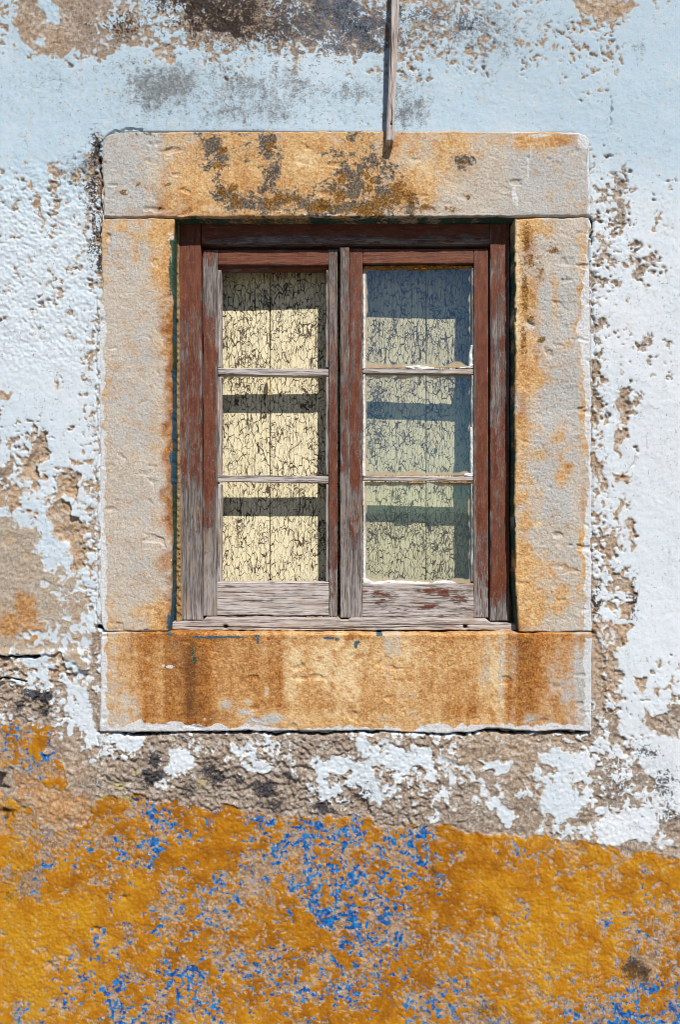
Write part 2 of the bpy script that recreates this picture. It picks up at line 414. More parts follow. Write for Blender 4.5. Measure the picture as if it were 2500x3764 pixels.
def mat_shutter():
    n = NT('crackled_cream_paint')
    gu, gv, rnd = n.attr('gu'), n.attr('gv'), n.attr('seed')
    x = n.sum(gv, (1.6, n.zn(24, 2)), (.45, n.zn(7, 2))); y = n.sum(gu, (2.0, n.zn(19, 2)), (.5, n.zn(8, 2)))
    def vor(a, b, k):
        vv = n.n.new('ShaderNodeTexVoronoi'); vv.feature = 'DISTANCE_TO_EDGE'; vv.inputs['Scale'].default_value = 1.0
        n.l.new(n.comb(n.mth('DIVIDE', x, a), n.mth('DIVIDE', y, b), n.mth('ADD', rnd, k)), vv.inputs['Vector'])
        return vv.outputs['Distance']
    def vz(a, b, k, d=2): return n.zn(1.0, d, n.comb(n.mth('DIVIDE', x, a), n.mth('DIVIDE', y, b), n.mth('ADD', rnd, k)))
    dens = n.attr('dens')
    m1 = n.step(n.sum(n.zn(70, 3), (1.5, dens)), -.9, .9); m2 = n.step(n.sum(n.zn(55, 2), (2.0, dens)), .5, 1.6)
    wid = n.step(n.zn(30, 2), -.8, 1.8, .6, 1.6)
    a = vor(14, 40, 0.0); b = vor(7.5, 15, 4.4)
    ta = n.mth('MULTIPLY', n.mth('MULTIPLY', n.mad(m1, .62, .38), wid), .046); tb = n.mth('MULTIPLY', n.mth('MULTIPLY', m2, wid), .060)
    sa = n.step(n.mth('SUBTRACT', ta, a), -.012, .012); sb = n.step(n.mth('SUBTRACT', tb, b), -.02, .02)
    # splits that run with the grain
    sp = n.step(n.mth('SUBTRACT', n.mth('MULTIPLY', n.step(vz(60, 120, 3), -.9, 1.2), .15), n.mth('ABSOLUTE', vz(13, 260, 9.1))), -.03, .03)
    crack = n.mth('MAXIMUM', n.mth('MAXIMUM', sa, sb), sp)
    flake = n.step(n.sum(n.attr('bare'), (.34, n.zn(10, 2)), (.12, n.zn(4, 1))), .95, 1.05)
    crack = n.mth('MAXIMUM', crack, flake)
    grain = n.noise(1.0, 2, n.comb(n.mth('DIVIDE', gu, 90), n.mth('DIVIDE', gv, 2.5), rnd))
    c = n.mix(n.noise(80, 2), (.83, .73, .45), (.79, .72, .51))
    c = n.mix(n.step(grain, .52, .72, 0, .5), c, (.86, .79, .58))
    c = n.mix(n.step(n.noise(1.0, 2, n.comb(n.mth('DIVIDE', gu, 150), n.mth('DIVIDE', gv, 22), 7.0)), .62, .74, 0, .6), c, (.80, .52, .18))
    c = n.mix(n.step(n.mth('MINIMUM', n.mth('SUBTRACT', a, ta), n.mth('SUBTRACT', b, tb)), .10, .0, 0, .35), c, (.56, .46, .28))
    dark = n.mix(flake, (.085, .06, .042), n.mix(grain, (.07, .05, .04), (.20, .155, .14)))
    c = n.mix(crack, c, dark)
    nr = n.bump(n.mth('SUBTRACT', 1.0, crack), 2.0, .5)
    return n.done(n.principled(c, .6, nr, .25))

def mat_glass():
    n = NT('dusty_window_glass')
    tr = n.n.new('ShaderNodeBsdfTransparent'); tr.inputs[0].default_value = (.96, .98, .965, 1)
    gl = n.n.new('ShaderNodeBsdfGlossy'); gl.inputs['Roughness'].default_value = 0.03; gl.inputs[0].default_value = (.55, .90, 1, 1)
    lw = n.n.new('ShaderNodeLayerWeight'); lw.inputs[0].default_value = 0.5      # sky reflection boosted, its blue put into the glossy colour; more at a slant
    fr = n.mad(n.mth('POWER', lw.outputs['Facing'], 4.0), .76, .19)
    m1 = n.n.new('ShaderNodeMixShader'); n.l.new(fr, m1.inputs[0]); n.l.new(tr.outputs[0], m1.inputs[1]); n.l.new(gl.outputs[0], m1.inputs[2])
    df = n.n.new('ShaderNodeBsdfDiffuse')
    fine = n.noise(4, 3); mid = n.noise(16, 3)
    e = n.mth('ADD', n.attr('edge'), n.mad(mid, .5, -.25))
    ef = n.step(e, .25, .9, 0, .85)
    dust = n.mth('ADD', n.mth('MAXIMUM', ef, n.step(fine, .70, .78, 0, .3)), n.mad(n.noise(120, 2), .012, .004))
    n.put(df.inputs[0], n.mix(ef, (.42, .46, .46), n.mix(mid, (.36, .22, .10), (.55, .42, .25))))
    m2 = n.n.new('ShaderNodeMixShader'); n.put(m2.inputs[0], dust); n.l.new(m1.outputs[0], m2.inputs[1]); n.l.new(df.outputs[0], m2.inputs[2])
    return n.done(m2.outputs[0])

def mat_plain(name, a, b, size, rough=.85, bump=1.5):
    n = NT(name); f = n.noise(size, 4); g = n.noise(size*.25, 3)
    return n.done(n.principled(n.mix(n.step(n.mth('ADD', f, n.mad(g, .6, -.3)), .3, .7), a, b), rough, n.bump(g, bump, .7), .2))

M_wall = mat_wall(); M_stone = mat_stone(); M_shut = mat_shutter(); M_glass = mat_glass()
M_wood = mat_wood('flaking_brown_painted_wood')
M_grey = mat_wood('bare_silvery_wood', bare=((.46, .42, .40), (.18, .14, .125)))
M_putty = mat_plain('old_white_putty', (.60, .60, .58), (.82, .83, .83), 6)
M_rust = mat_plain('rusty_putty', (.10, .035, .006), (.55, .25, .04), 7)
M_bead = mat_plain('brown_mortar', (.20, .11, .04), (.44, .27, .12), 6, bump=3)
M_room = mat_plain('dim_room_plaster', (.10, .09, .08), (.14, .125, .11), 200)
M_pave = mat_plain('worn_pavement', (.10, .092, .085), (.17, .157, .14), 90)
M_straw = mat_plain('dry_straw', (.42, .27, .17), (.62, .46, .33), 20)

# ---------------------------------------------------------------- the wall
def amap(rows, y0=0.0):
    """a coarse plan of densities, one digit per 100 x 100 units"""
    A = np.array([[int(c) for c in r.replace(' ', '')] for r in rows], np.float32)/9.0
    def f(x, y):
        u = np.clip(x/100-.5, 0, A.shape[1]-1.001); v = np.clip((y-y0)/100-.5, 0, A.shape[0]-1.001)
        i = u.astype(int); j = v.astype(int); a = u-i; b = v-j
        a = a*a*(3-2*a); b = b*b*(3-2*b)
        return ((A[j, i]*(1-a)+A[j, i+1]*a)*(1-b)+(A[j+1, i]*(1-a)+A[j+1, i+1]*a)*b).astype(np.float32)
    return f
LIME_OFF = amap([
 '3589857787655555532217811', '2767775456555554541232100', '0012211223433223231314400', '0000000000000010000112200',
 '0000000000000000000000000', '0013333333333333333331100', '2344444444444444444443201', '3444444444444444444444412',
 '2323333333333333333334312', '1212222222222222222224421', '1123333333333333333334220', '1112222222222222222224110',
 '0113333333333333333334111', '0012222222222222222224211', '2012222222222222222224410', '2112222222222222222224400',
 '3412222222222222222224310', '4423333333333333333334301', '5353333333333333333334311', '9963333333333333333333401',
 '9944444444444444444443301', '9983333333333333333334310', '9983333333333333333335500', '9974444444444444444446600',
 '7765555555555555555556502', '6736666666666666666665514', '6836666666666666666665414', '9995576776666556787543420',
 '9997876777745354678635541', '9999999888855566567535542', '9999999999999999987756565', '9999999999999999999999999'])
OCHRE_OFF = amap([
 '3333333333333333333333333', '2333333333333333333333333', '3533333333333333333333333',
 '3342232333222222222222222', '3453454345656654322233222', '2564343346657665432232233', '4552334455667654431243344',
 '2321245456666555422222355', '2113454446555655543222355', '2223454455545654332223455', '1244445455555544432234555', '2354555433444433444345655'], 2600)
BLUE_ON = amap([
 '5411111111111111111111111', '5411111111111111111111111', '1211111111111111111111111',
 '1101144433353343200000000', '1211488656788787511111000', '1334786554485447643421112', '1332333443467765652411132',
 '1122553422478654434512532', '2115566635656653221211232', '2256456445644663221111233', '1366666555546556732121257', '3426667765543464322125887'], 2600)
TONE = amap([
 '4444444444444444444444444', '4444444444444444444444444', '6444444444444444444444444',
 '7643333333334445556666777', '6543333333333333345665567', '6542233333333332234445555', '5445543333333322235556555',
 '7776643333333333246776655', '8776543333333322346765544', '8776543333333333445765543', '7765444433333333455765533', '7654444554433344454544433'], 2600)

OFF = [  # where the limewash has come away, outline by outline
 [(82,0),(135,0),(140,80),(185,100),(215,110),(235,70),(215,20),(250,0),(400,0),(385,80),(330,140),(345,205),(290,190),(230,205),(150,195),(95,165),(72,90)],
 [(2110,0),(2130,50),(2185,55),(2200,80),(2250,95),(2270,80),(2320,50),(2345,20),(2340,0)],
 [(-40,1410),(25,1440),(47,1455),(42,1475),(-40,1482)],
 [(153,1578),(181,1584),(178,1655),(172,1700),(168,1757),(100,1762),(97,1720),(122,1655),(150,1614)],
 [(209,1777),(225,1747),(265,1752),(306,1757),(309,1798),(290,1844),(245,1823),(214,1803)],
 [(175,1890),(204,1854),(225,1846),(280,1874),(300,1900),(309,2000),(312,2060),(300,2110),(275,2100),(262,2040),(235,1985),(230,1960),(190,1920)],
 [(90,1888),(110,1878),(130,1890),(128,1910),(95,1900)],
 [(15,1715),(45,1740),(60,1800),(80,1850),(75,1870),(50,1860),(35,1790),(12,1740)], [(-30,1818),(28,1808),(26,1860),(-30,1862)],
 [(338,2330),(362,2330),(362,2720),(345,2690),(338,2500)],
 [(2269,1461),(2297,1466),(2305,1502),(2302,1543),(2279,1558),(2271,1512)],
 [(2279,1558),(2297,1584),(2294,1609),(2284,1635),(2274,1681),(2254,1676),(2256,1604)],
 [(2271,1737),(2322,1732),(2310,1778),(2271,1767)], [(2277,1818),(2294,1834),(2292,1895),(2266,1900)],
 [(2178,1190),(2210,1175),(2215,1216),(2182,1226)], [(2178,1339),(2210,1349),(2210,1390),(2180,1397)],
 [(2175,1425),(2210,1461),(2203,1563),(2180,1568)], [(2178,1665),(2208,1696),(2214,1742),(2180,1737)],
 [(2368,1252),(2389,1252),(2386,1277),(2366,1275)],
 [(2309,1929),(2319,1900),(2335,1900),(2328,1938),(2332,1970),(2311,1967)], [(2314,1973),(2335,1977),(2344,2005),(2335,2040),(2325,2043),(2328,2012)],
 [(2319,2117),(2338,2139),(2346,2187),(2324,2190)],
 [(2174,2107),(2217,2110),(2204,2130),(2207,2155),(2191,2171),(2204,2187),(2198,2244),(2179,2219),(2169,2174)],
 [(2287,2219),(2319,2206),(2319,2270),(2284,2260),(2268,2273)],
 [(2249,2299),(2319,2299),(2322,2321),(2306,2353),(2287,2372),(2274,2410),(2281,2442),(2271,2490),(2242,2490),(2242,2410),(2265,2346)],
 [(2173,2244),(2198,2283),(2210,2346),(2216,2500),(2222,2700),(2185,2700),(2179,2500),(2175,2346)],
 [(2453,2439),(2472,2429),(2463,2468)], [(2465,2599),(2540,2594),(2540,2676),(2470,2676)], [(2328,2477),(2373,2487),(2373,2528),(2333,2533)],
 [(2404,2533),(2440,2522),(2424,2568)], [(2454,3011),(2540,2995),(2540,3075),(2446,3067)], [(2496,1640),(2540,1640),(2540,1740),(2498,1735)],
 [(2240,2640),(2300,2660),(2290,2720),(2250,2725)], [(2360,2590),(2420,2640),(2500,2690),(2500,2720),(2400,2680)],
]
ON = [   # where it still holds
 [(135,-20),(210,20),(228,70),(212,100),(180,78),(150,85),(140,50)], [(150,130),(165,180),(145,180),(138,150)], [(505,0),(590,-20),(580,30),(530,40)],
 [(150,1915),(215,1950),(240,1985),(262,2000),(255,2030),(245,2040),(250,2070),(235,2080),(205,2050),(185,2020),(150,2000)],
 [(230,2514),(258,2508),(327,2520),(333,2577),(336,2640),(352,2705),(350,2744),(310,2721),(298,2692),(310,2669),(275,2629),(270,2572),(252,2537)],
 [(240,2390),(255,2450),(270,2480),(320,2475),(330,2455),(262,2440)],
 [(303,2702),(526,2702),(510,2748),(462,2776),(430,2752),(383,2722),(367,2748),(375,2788),(363,2788),(351,2740),(319,2732)],
 [(590,2851),(638,2756),(670,2760),(694,2772),(721,2796),(710,2820),(646,2836)], [(694,2708),(749,2732),(757,2748),(700,2730)],
 [(837,2716),(917,2748),(893,2788),(850,2750)], [(893,2812),(980,2820),(980,2843),(900,2832)], [(1148,2780),(1250,2772),(1298,2788),(1306,2851),(1250,2851),(1156,2836)],
 [(1318,2820),(1385,2828),(1385,2860),(1346,2883),(1322,2851)],
 [(1409,2748),(1569,2748),(1597,2796),(1593,2836),(1513,2820),(1481,2851),(1421,2828)],
 [(1728,2804),(1888,2788),(1880,2812),(1808,2851),(1792,2828)], [(1975,2764),(2127,2772),(2190,2788),(2175,2820),(2000,2808)],
 [(1991,2859),(2087,2883),(2151,2900),(2159,2971),(2127,3003),(1991,3003),(2000,2939)],
 [(2191,2987),(2310,2963),(2366,2963),(2430,3019),(2398,3099),(2206,3099)],
 [(2326,2720),(2500,2730),(2560,2730),(2560,2971),(2446,2963),(2382,2859),(2318,2772)],
 [(2222,1240),(2262,1260),(2262,1660),(2236,1900),(2222,1900)],
 [(2340,1560),(2500,1300),(2560,1300),(2560,2400),(2370,2400)],
]
LINES_ON = [([(1609,2788),(1688,2820),(1760,2867),(1800,2931),(1840,3011)], 11), ([(1633,2891),(1601,2963),(1589,3019)], 9), ([(1835,2950),(1880,3030)], 20)]
BEIGE = [(-300,1885),(60,1880),(100,1905),(150,1950),(155,2010),(205,2070),(262,2090),(280,2130),(320,2200),(335,2300),(333,2450),(250,2455),(240,2400),(160,2405),(-300,2408)]
SANDY = [(20,2830),(120,2835),(170,2880),(250,2905),(325,2925),(325,3000),(270,3045),(180,3040),(120,2990),(60,2930),(30,2880)]
JOINT = [([(366,2696),(500,2698),(700,2696),(1000,2693),(1250,2692),(1400,2691),(1560,2700),(1740,2696),(1790,2683),(1860,2686),(1920,2694),(1980,2697),(2050,2690),(2150,2694)], 3.5, 26),
 ([(372,545),(374,640),(372,760),(368,860),(372,940)], 2.6, 22), ([(376,545),(398,500),(430,486),(520,484)], 1.6, 14), ([(362,2305),(380,2318),(392,2322)], 7, 25),
 ([(2163,2322),(2185,2322)], 6, 40), ([(2172,800),(2176,830),(2170,900)], 3, 14), ([(359,1100),(359,1500),(360,1900),(359,2290)], 1.2, 6),
 ([(2177,1000),(2177,1500),(2176,2000),(2176,2300)], 1.5, 7), ([(-60,2410),(90,2410),(150,2414)], 4, 14), ([(2250,360),(2248,420),(2238,480)], 1.2, 5),
 ([(-60,2500),(60,2496),(100,2506)], 3, 10), ([(2280,1760),(2310,1740),(2335,1700),(2340,1640)], 1.4, 6), ([(360,2700),(364,2800),(352,2900)], 1.4, 5)]
rows = [(2700,2720,.5)]

def build_wall():
    st = 3.6
    def axis(a, b, fa, fb):
        core = np.arange(fa, fb+st, st)
        g = [core[0]]; d = st
        while g[-1] > a: d = min(d*1.25, 45); g.append(g[-1]-d)
        h = [core[-1]]; d = st
        while h[-1] < b: d = min(d*1.25, 45); h.append(h[-1]+d)
        return np.concatenate([g[::-1][:-1], core, h[1:]])
    xs = axis(-1500, 4000, -50, 2550); ys = axis(-1600, 3990, -40, 3810)
    ys = np.append(ys[ys < 4000], 4015.3)
    x, y = np.meshgrid(xs.astype(np.float32), ys.astype(np.float32))
    n12 = cn(x, y, 9, 11); n5 = cn(x, y, 4.5, 14); n30 = cn(x, y, 27, 12); n80 = cn(x, y, 75, 13); n200 = cn(x, y, 190, 15)
    wx = x+9*n30+4*n12+2*n5; wy = y+9*cn(x, y, 25, 17)+4*cn(x, y, 9, 18)
    top = sst(y, 330, 180)
    # limewash
    finez = np.clip(top+np.exp(-((x-2212)/42)**2)+np.exp(-((x-345)/36)**2), 0, 1)
    fa, fb, fc = .62+.38*finez, .58-.30*finez, .36*(1-finez)
    n16 = cn(x, y, 16, 47); c14 = cell(x+3*n12+1.5*n5, y+3*cn(x, y, 9, 18)+1.5*n5, 15, 71); c34 = cell(x+8*n30+3*n12, y+8*cn(x, y, 25, 17)+3*n5, 38, 72)
    nm = fa*(.42*n12+.42*n5+.30*n16+.55*c14)+fb*(.6*n30+.75*c34)+fc*n80
    nm = nm/np.sqrt(fa**2*(.176+.176+.09+.3025)+fb**2*(.36+.5625)+fc**2)
    E = LIME_OFF(x+25*n80, y+20*n30)
    E = np.maximum(E, .98*sst(x+30*n80, 590, 660)*sst(x+30*n80, 1440, 1360)*sst(y+25*n80, 215, 150))
    E = np.clip(E*np.where(y < 2450, .80+.16*sst(y, 480, 560), .97)-.02-.06*sst(y, 200, 230)*sst(y, 500, 470), 0.0, 1.0)
    E = np.where(y > 2700, np.clip(E*1.0+.13, 0, 1), E)
    lime = uni(nm)-np.where(E < .10, -.16+E*2.6, E)
    for p in OFF:
        k = near(x, y, p, 40); sd = poly_sd(wx[k], wy[k], p)/32
        lime[k] = np.minimum(lime[k], np.maximum(sd, -1)+.16*np.clip(n12[k]-1.1, 0, 2))
    for p in ON:
        k = near(x, y, p, 40); sd = poly_sd(wx[k], wy[k], p)/32
        pit = .34*np.clip(n12[k]*.6+n30[k]*.5+n5[k]*.35-(.75 if p[0][1] > 2690 else 1.1), 0, 2)
        lime[k] = np.maximum(lime[k], np.minimum(-sd-pit, .5))
    for p, wd in LINES_ON:
        k = near(x, y, p, 60); sd = (wd-line_d(wx[k], wy[k], p))/30; lime[k] = np.maximum(lime[k], sd)
    sd = poly_sd(wx.ravel(), wy.ravel(), BEIGE).reshape(x.shape)
    beige = np.clip(-sd/40, -1, 1)
    ledge = sst(sd, 6, -6)*sst(y, 2380, 2400)
    # dado
    yb = np.interp(x, [-2000, 0, 120, 250, 330, 400, 500, 700, 900, 1200, 1500, 1700, 1900, 2100, 2300, 2500, 4500],
                   [2925, 2930, 2935, 3000, 2955, 2930, 2940, 2962, 2985, 2997, 3022, 3042, 3068, 3102, 3132, 3150, 3230])
    dado = (y-yb+9*n30+5*n12+6*cn(x, y, 60, 19))/60
    left = [(-1500,2655),(-50,2655),(60,2660),(130,2670),(195,2665),(205,2700),(190,2760),(215,2830),(250,2880),(200,2910),(150,2860),(100,2830),(60,2810),(-50,2825),(-1500,2825)]
    sdl = poly_sd(wx.ravel(), wy.ravel(), left).reshape(x.shape)
    dado = np.maximum(dado, -sdl/50)
    ss = poly_sd(wx.ravel(), wy.ravel(), SANDY).reshape(x.shape)
    dado = np.minimum(dado, ss/40)
    dado = np.clip(dado, -1, 1)
    # coats of the dado
    a12 = cn(x, y, 8, 21); a5 = cn(x, y, 4, 24); a28 = cn(x, y, 24, 22); a70 = cn(x, y, 70, 23)
    b_w = cn(x, y, 20, 37)
    EO = OCHRE_OFF(x+30*n80, y+25*a70)
    ca = cell(x+2.5*a12+1.5*a5, y+2.5*b_w+1.5*a5, 13, 73); cb = cell(x+6*a28+2*a5, y+6*b_w, 36, 74)
    om = (.34*a12+.45*a5+.50*a28+.45*a70+.50*ca+.45*cb); om /= math.sqrt(.1156+.2025+.25+.2025+.25+.2025)
    ochre = uni(om)-np.clip(EO*1.12-.04, 0, 1)
    b10 = cn(x, y, 6, 31); b30 = cn(x, y, 26, 32); b4 = cn(x, y, 4.5, 34)
    BO = BLUE_ON(x+30*n80, y+25*a70)
    cc = cell(x+2*b10, y+2*b4, 11, 75)
    bn = (.45*b10+.45*b4+.40*b30+.65*cc); bn /= math.sqrt(.2025+.2025+.16+.4225)
    blue = np.clip(BO*.72, 0, 1)-uni(bn)
    blue = np.minimum(blue, -.02-ochre*1.5+.35)
    otone = TONE(x, y)
    # stains
    wk = .25+.75*top
    bx = x+(26*n80+12*n30)*wk+5*n12; by = y+(20*cn(x, y, 70, 44)+10*cn(x, y, 28, 45))*wk+5*n12
    lich = blobs(bx, by, [(650,40,55,45,.9),(720,30,60,40,1),(800,95,70,35,.9),(870,100,50,30,1),(940,60,55,40,.8),(890,20,50,30,.9),(1060,60,60,50,.5),
        (1180,40,70,50,.7),(1150,110,60,50,.7),(1270,30,65,60,.95),(1335,95,50,50,.95),(1345,170,35,25,.8),(1110,150,60,40,.6),(1230,170,60,30,.6),(1475,30,22,40,.9),(780,40,180,60,.75),(1000,90,420,120,.50),(1080,100,170,80,.60),(1300,70,120,110,.75),(1180,20,150,40,.7),(700,100,80,30,.6),(1700,50,40,40,.6),(1560,60,40,40,.5),
        (450,100,80,60,.45),(330,80,60,60,.25),(350,700,22,110,.55),(362,560,22,60,.8),(350,860,18,120,.5),(370,960,10,60,.8),
        (575,2790,24,22,1),(560,2850,34,30,1),(596,2838,22,22,1),(760,2830,32,26,1),(792,2870,34,24,1),(975,2900,38,30,1),(1180,2968,26,20,.95),(1060,2850,30,24,.6),(880,2870,30,24,.6),(1000,2960,40,22,.6),
        (130,2545,28,24,1),(168,2562,30,28,1),(155,2612,26,20,1),(70,2590,24,24,.7),(690,2900,40,30,.5),(1330,2920,50,30,.45),(2440,2880,40,60,.55),(2380,2760,40,30,.55),(2470,2990,40,30,.5),(2190,2220,14,60,.7),(2330,2200,14,100,.5),(2270,2900,60,50,.4)])
    ltone = np.clip((x-950)/250, 0, 1)*sst(y, 600, 300)+.35*sst(y, 2400, 2500)
    ylich = blobs(bx, by, [(1100,90,40,30,.7),(1095,215,30,20,.8),(590,190,26,18,.6),(1130,120,30,30,.7),(560,235,30,20,.5),(430,2890,28,26,.95),(500,2830,30,16,.9),(560,2882,22,16,.8),(740,2885,40,28,.8),(470,2925,40,16,.9),(150,2598,36,22,.9),(620,2805,20,16,.6),
        (850,2895,26,26,.6),(100,2570,26,20,.6),(370,2930,20,20,.8),(1540,150,60,60,.35),(2440,90,50,30,.4),(2220,200,40,40,.4),(1420,230,60,40,.35),(640,2900,26,24,.6)])
    dirt = blobs(bx, by, [(600,340,140,75,1.00),(650,330,75,50,1.00),(560,390,80,40,0.65),(900,340,150,60,0.78),(850,420,150,50,0.65),(1000,400,120,60,0.65),(1110,320,120,70,0.65),(1490,400,70,70,0.85),(1460,330,60,60,0.65),(1300,340,120,50,0.59),(1280,420,90,40,0.39),
        (500,250,120,40,0.45),(150,300,150,60,0.33),(760,280,140,40,0.52),(2350,190,30,50,0.59),(340,620,50,60,0.91),(280,640,80,50,0.52),(900,60,500,160,0.45),(1700,80,160,100,0.45),(120,350,160,60,0.26),(1500,300,60,40,0.52),(1750,90,260,120,.55),(1560,120,120,90,.55),(950,360,330,90,.45)])
    dirt = np.maximum(dirt, .22*sst(x, 300, 370)*sst(y, 650, 800)*sst(y, 2700, 2500)*(x < 400))
    rust = blobs(x, y, [(100,2230,45,60,1),(50,2290,70,50,.95),(130,2320,50,45,.9),(60,2440,90,30,.3),(280,2230,40,80,.35),(300,2380,30,60,.45),(170,2450,60,40,.45)])
    k = near(x, y, SANDY, 40); rust[k] = np.maximum(rust[k], .55*sst(ss[k], 10, -20))
    soot_shade = blobs(bx, by, [(2330,3560,45,50,.9),(2365,3580,30,40,.9),(80,3240,110,80,.45),(60,3150,60,50,.4),(1590,3240,26,60,.6),(1780,3720,70,40,.6),(1480,3530,40,30,.35),(60,3280,50,30,.6),(700,3240,40,40,.35),(400,3010,60,50,.4),(20,2990,30,20,.9),(340,2960,30,20,.5),(2480,3480,60,60,.3)])
    sand = (.35+.30*n200*.6+.25*n80*.5)
    sand = sand+.55*blobs(x, y, [(230,1800,150,300,1),(300,60,200,120,.7),(2230,50,120,60,.9),(1850,2760,280,130,.8),(2260,2000,120,700,.8),(280,2850,120,160,.8),(200,2430,100,50,.8)])
    sand = sand-.45*blobs(x, y, [(900,2860,500,110,1),(2250,2950,250,150,.6),(880,60,260,120,.8)])
    tint = np.clip(.30+.75*sst(y, 900, 420)+.10*n200-.2*sst(x, 1900, 2400)*sst(y, 500, 800)+.10*sst(x, 600, 100), 0, 1)
    gap = np.zeros_like(x)
    # relief: units towards the viewer
    h = 5*cn(x, y, 420, 41)+.8*cn(x, y, 160, 42)
    rough = (1.7*n30+1.3*n12+1.2*n5+1.4*n80)*(1-.45*top)
    lf = sst(lime, -.03, .07); dl = sst(dado, -.02, .05)
    band = sst(y, 2680, 2730)*sst(x, 300, 420)*(1-dl)*(1-sst(x, 1500, 1800))
    ridge = 1-np.abs(cn(x+30*n80, y+14*n80+.12*x+10*n30, 140, 43, 15))
    band2 = sst(y, 2410, 2440)*sst(y, 2680, 2620)*sst(x, 270, 200)
    rough = rough+(band*2.2+band2*3.0)*ridge*1.5+(band+band2)*(1.2*n5+.8*n12)
    pitty = sst(E, .12, .4)
    rl = sst(x, 420, 300)*sst(y, 560, 700)*sst(y, 1500, 1200)+.5*pitty
    limeh = 1.5-.5*top+.6*n5*rl+.32*n12*rl+.45*n30*rl+.6*n80*pitty+.25*np.clip(1-np.abs(lime-.08)/.08, 0, 1)+.5*n200
    dadoh = sst(ochre, -.04, .04)*1.2+sst(blue, -.02, .04)*.8+.3*a28+.3*a12+.3*a70+.6*a5
    bei = sst(beige, -.05, .05)
    hh = rough*(1-.45*bei)*(1-dl)+lf*(limeh-.85*rough)*(1-dl)+dl*(dadoh+.12*rough)+bei*(1-lf)*4+ledge*9
    hh = hh-1.2*sst(lich, .5, 1)
    for p in OFF[3:7]:
        k = near(x, y, p, 30); sd2 = poly_sd(wx[k], wy[k], p); hh[k] -= sst(sd2, 0, -16)*(9+4*n30[k])
    for p in OFF[9:]:
        k = near(x, y, p, 20); sd2 = poly_sd(wx[k], wy[k], p); hh[k] -= sst(sd2, 2, -9)*3.0
    cav = poly_sd(wx.ravel(), wy.ravel(), [(-120,2838),(14,2840),(22,2880),(18,2910),(-10,2925),(-120,2930)]).reshape(x.shape)
    hh -= sst(cav, 4, -10)*55; soot_shade = np.maximum(soot_shade, .7*sst(cav, 4, -6))  # shade inside the cavity is painted dark through the mask of sooty spots
    hh -= 10*blobs(x, y, [(2330,3565,22,26,1),(2365,3590,16,16,1),(1812,3370,10,18,1.2),(1590,3215,8,40,.8),(20,2985,30,10,1.6),(455,3300,9,8,1.2),(350,3415,9,8,1.2),(180,3550,9,9,1.2),(570,1000,1,1,0)])
    jx = x+5*cn(x, y, 40, 51)+2*n12; jy = y+5*cn(x, y, 40, 52)+2*n12
    st_sd = poly_sd(x.ravel(), y.ravel(), [(380,540),(405,502),(450,492),(2110,490),(2150,510),(2164,560),(2166,2300),(2170,2330),(2168,2684),(370,2684),(370,2330),(374,2300),(372,1500),(380,900),(380,800)]).reshape(x.shape)
    hh = hh*sst(st_sd, 0, 10)-12*sst(st_sd, 3, -5)
    for p, wd, dp in JOINT:
        k = near(x, y, p, wd*4+14); q = line_d(jx[k], jy[k], p)
        g = sst(q, wd*1.5+1.5, wd*.5); hh[k] = hh[k]*(1-.6*g)-dp*g; gap[k] = np.maximum(gap[k], g*(1 if wd > 2 else .6))
    far = sst(np.maximum(np.maximum(-x, x-2500), np.maximum(-y, y-3764)), 60, 160)
    h = h+hh*(1-.8*far)
    X = (x-CX)*S; Z = EYE+(CY-y)*S; Y = -h*S
    hole = ((x > 415) & (x < 2130) & (y > 525) & (y < 2650))
    keep = ~(hole[:-1, :-1] & hole[1:, 1:] & hole[1:, :-1] & hole[:-1, 1:])
    me = grid_mesh('house_wall', X, Y, Z, keep, dict(lime=lime, beige=beige, dado=dado, ochre=ochre, blue=blue, otone=otone, lich=lich, ltone=ltone,
        ylich=ylich, dirt=dirt, rust=rust, soot_shade=soot_shade, sand=sand, tint=tint, gap=gap))
    o = link_mesh('house_wall', me, M_wall, None, (0, 0, 0))
    tag(o, 'old house wall of peeling pale limewash above a flaking ochre and blue painted base', 'wall', kind='thing')
build_wall()

# ---------------------------------------------------------------- ground and the dim room behind the window
def sheet(name, mat, quads, label=None, kind='structure'):
    me = bpy.data.meshes.new(name); v = []; f = []
    for q in quads: f.append(list(range(len(v), len(v)+len(q)))); v += q
    me.from_pydata(v, [], f); o = link_mesh(name, me, mat, None, (0, 0, 0)); o['kind'] = kind
    if label: o['label'] = label
    return o
G = 700.0
sheet('pavement', M_pave, [[(-G, -G, 0), (G, -G, 0), (G, G, 0), (-G, G, 0)]])
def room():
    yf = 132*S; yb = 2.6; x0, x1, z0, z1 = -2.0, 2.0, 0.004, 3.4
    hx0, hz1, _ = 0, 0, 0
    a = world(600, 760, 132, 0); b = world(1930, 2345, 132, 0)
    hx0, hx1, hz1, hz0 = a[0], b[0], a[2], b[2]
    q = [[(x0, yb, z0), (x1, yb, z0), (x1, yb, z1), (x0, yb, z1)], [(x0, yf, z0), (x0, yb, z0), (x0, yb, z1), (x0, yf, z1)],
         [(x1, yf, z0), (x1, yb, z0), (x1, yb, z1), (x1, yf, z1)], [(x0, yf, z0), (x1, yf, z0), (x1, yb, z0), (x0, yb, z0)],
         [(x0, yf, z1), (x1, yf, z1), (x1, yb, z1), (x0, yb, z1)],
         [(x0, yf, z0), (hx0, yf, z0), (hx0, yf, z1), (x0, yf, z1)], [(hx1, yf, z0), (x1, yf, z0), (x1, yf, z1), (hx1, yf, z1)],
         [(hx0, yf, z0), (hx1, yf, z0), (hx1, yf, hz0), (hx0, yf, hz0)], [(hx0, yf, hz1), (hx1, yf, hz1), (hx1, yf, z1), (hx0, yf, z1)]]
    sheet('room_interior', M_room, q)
room()

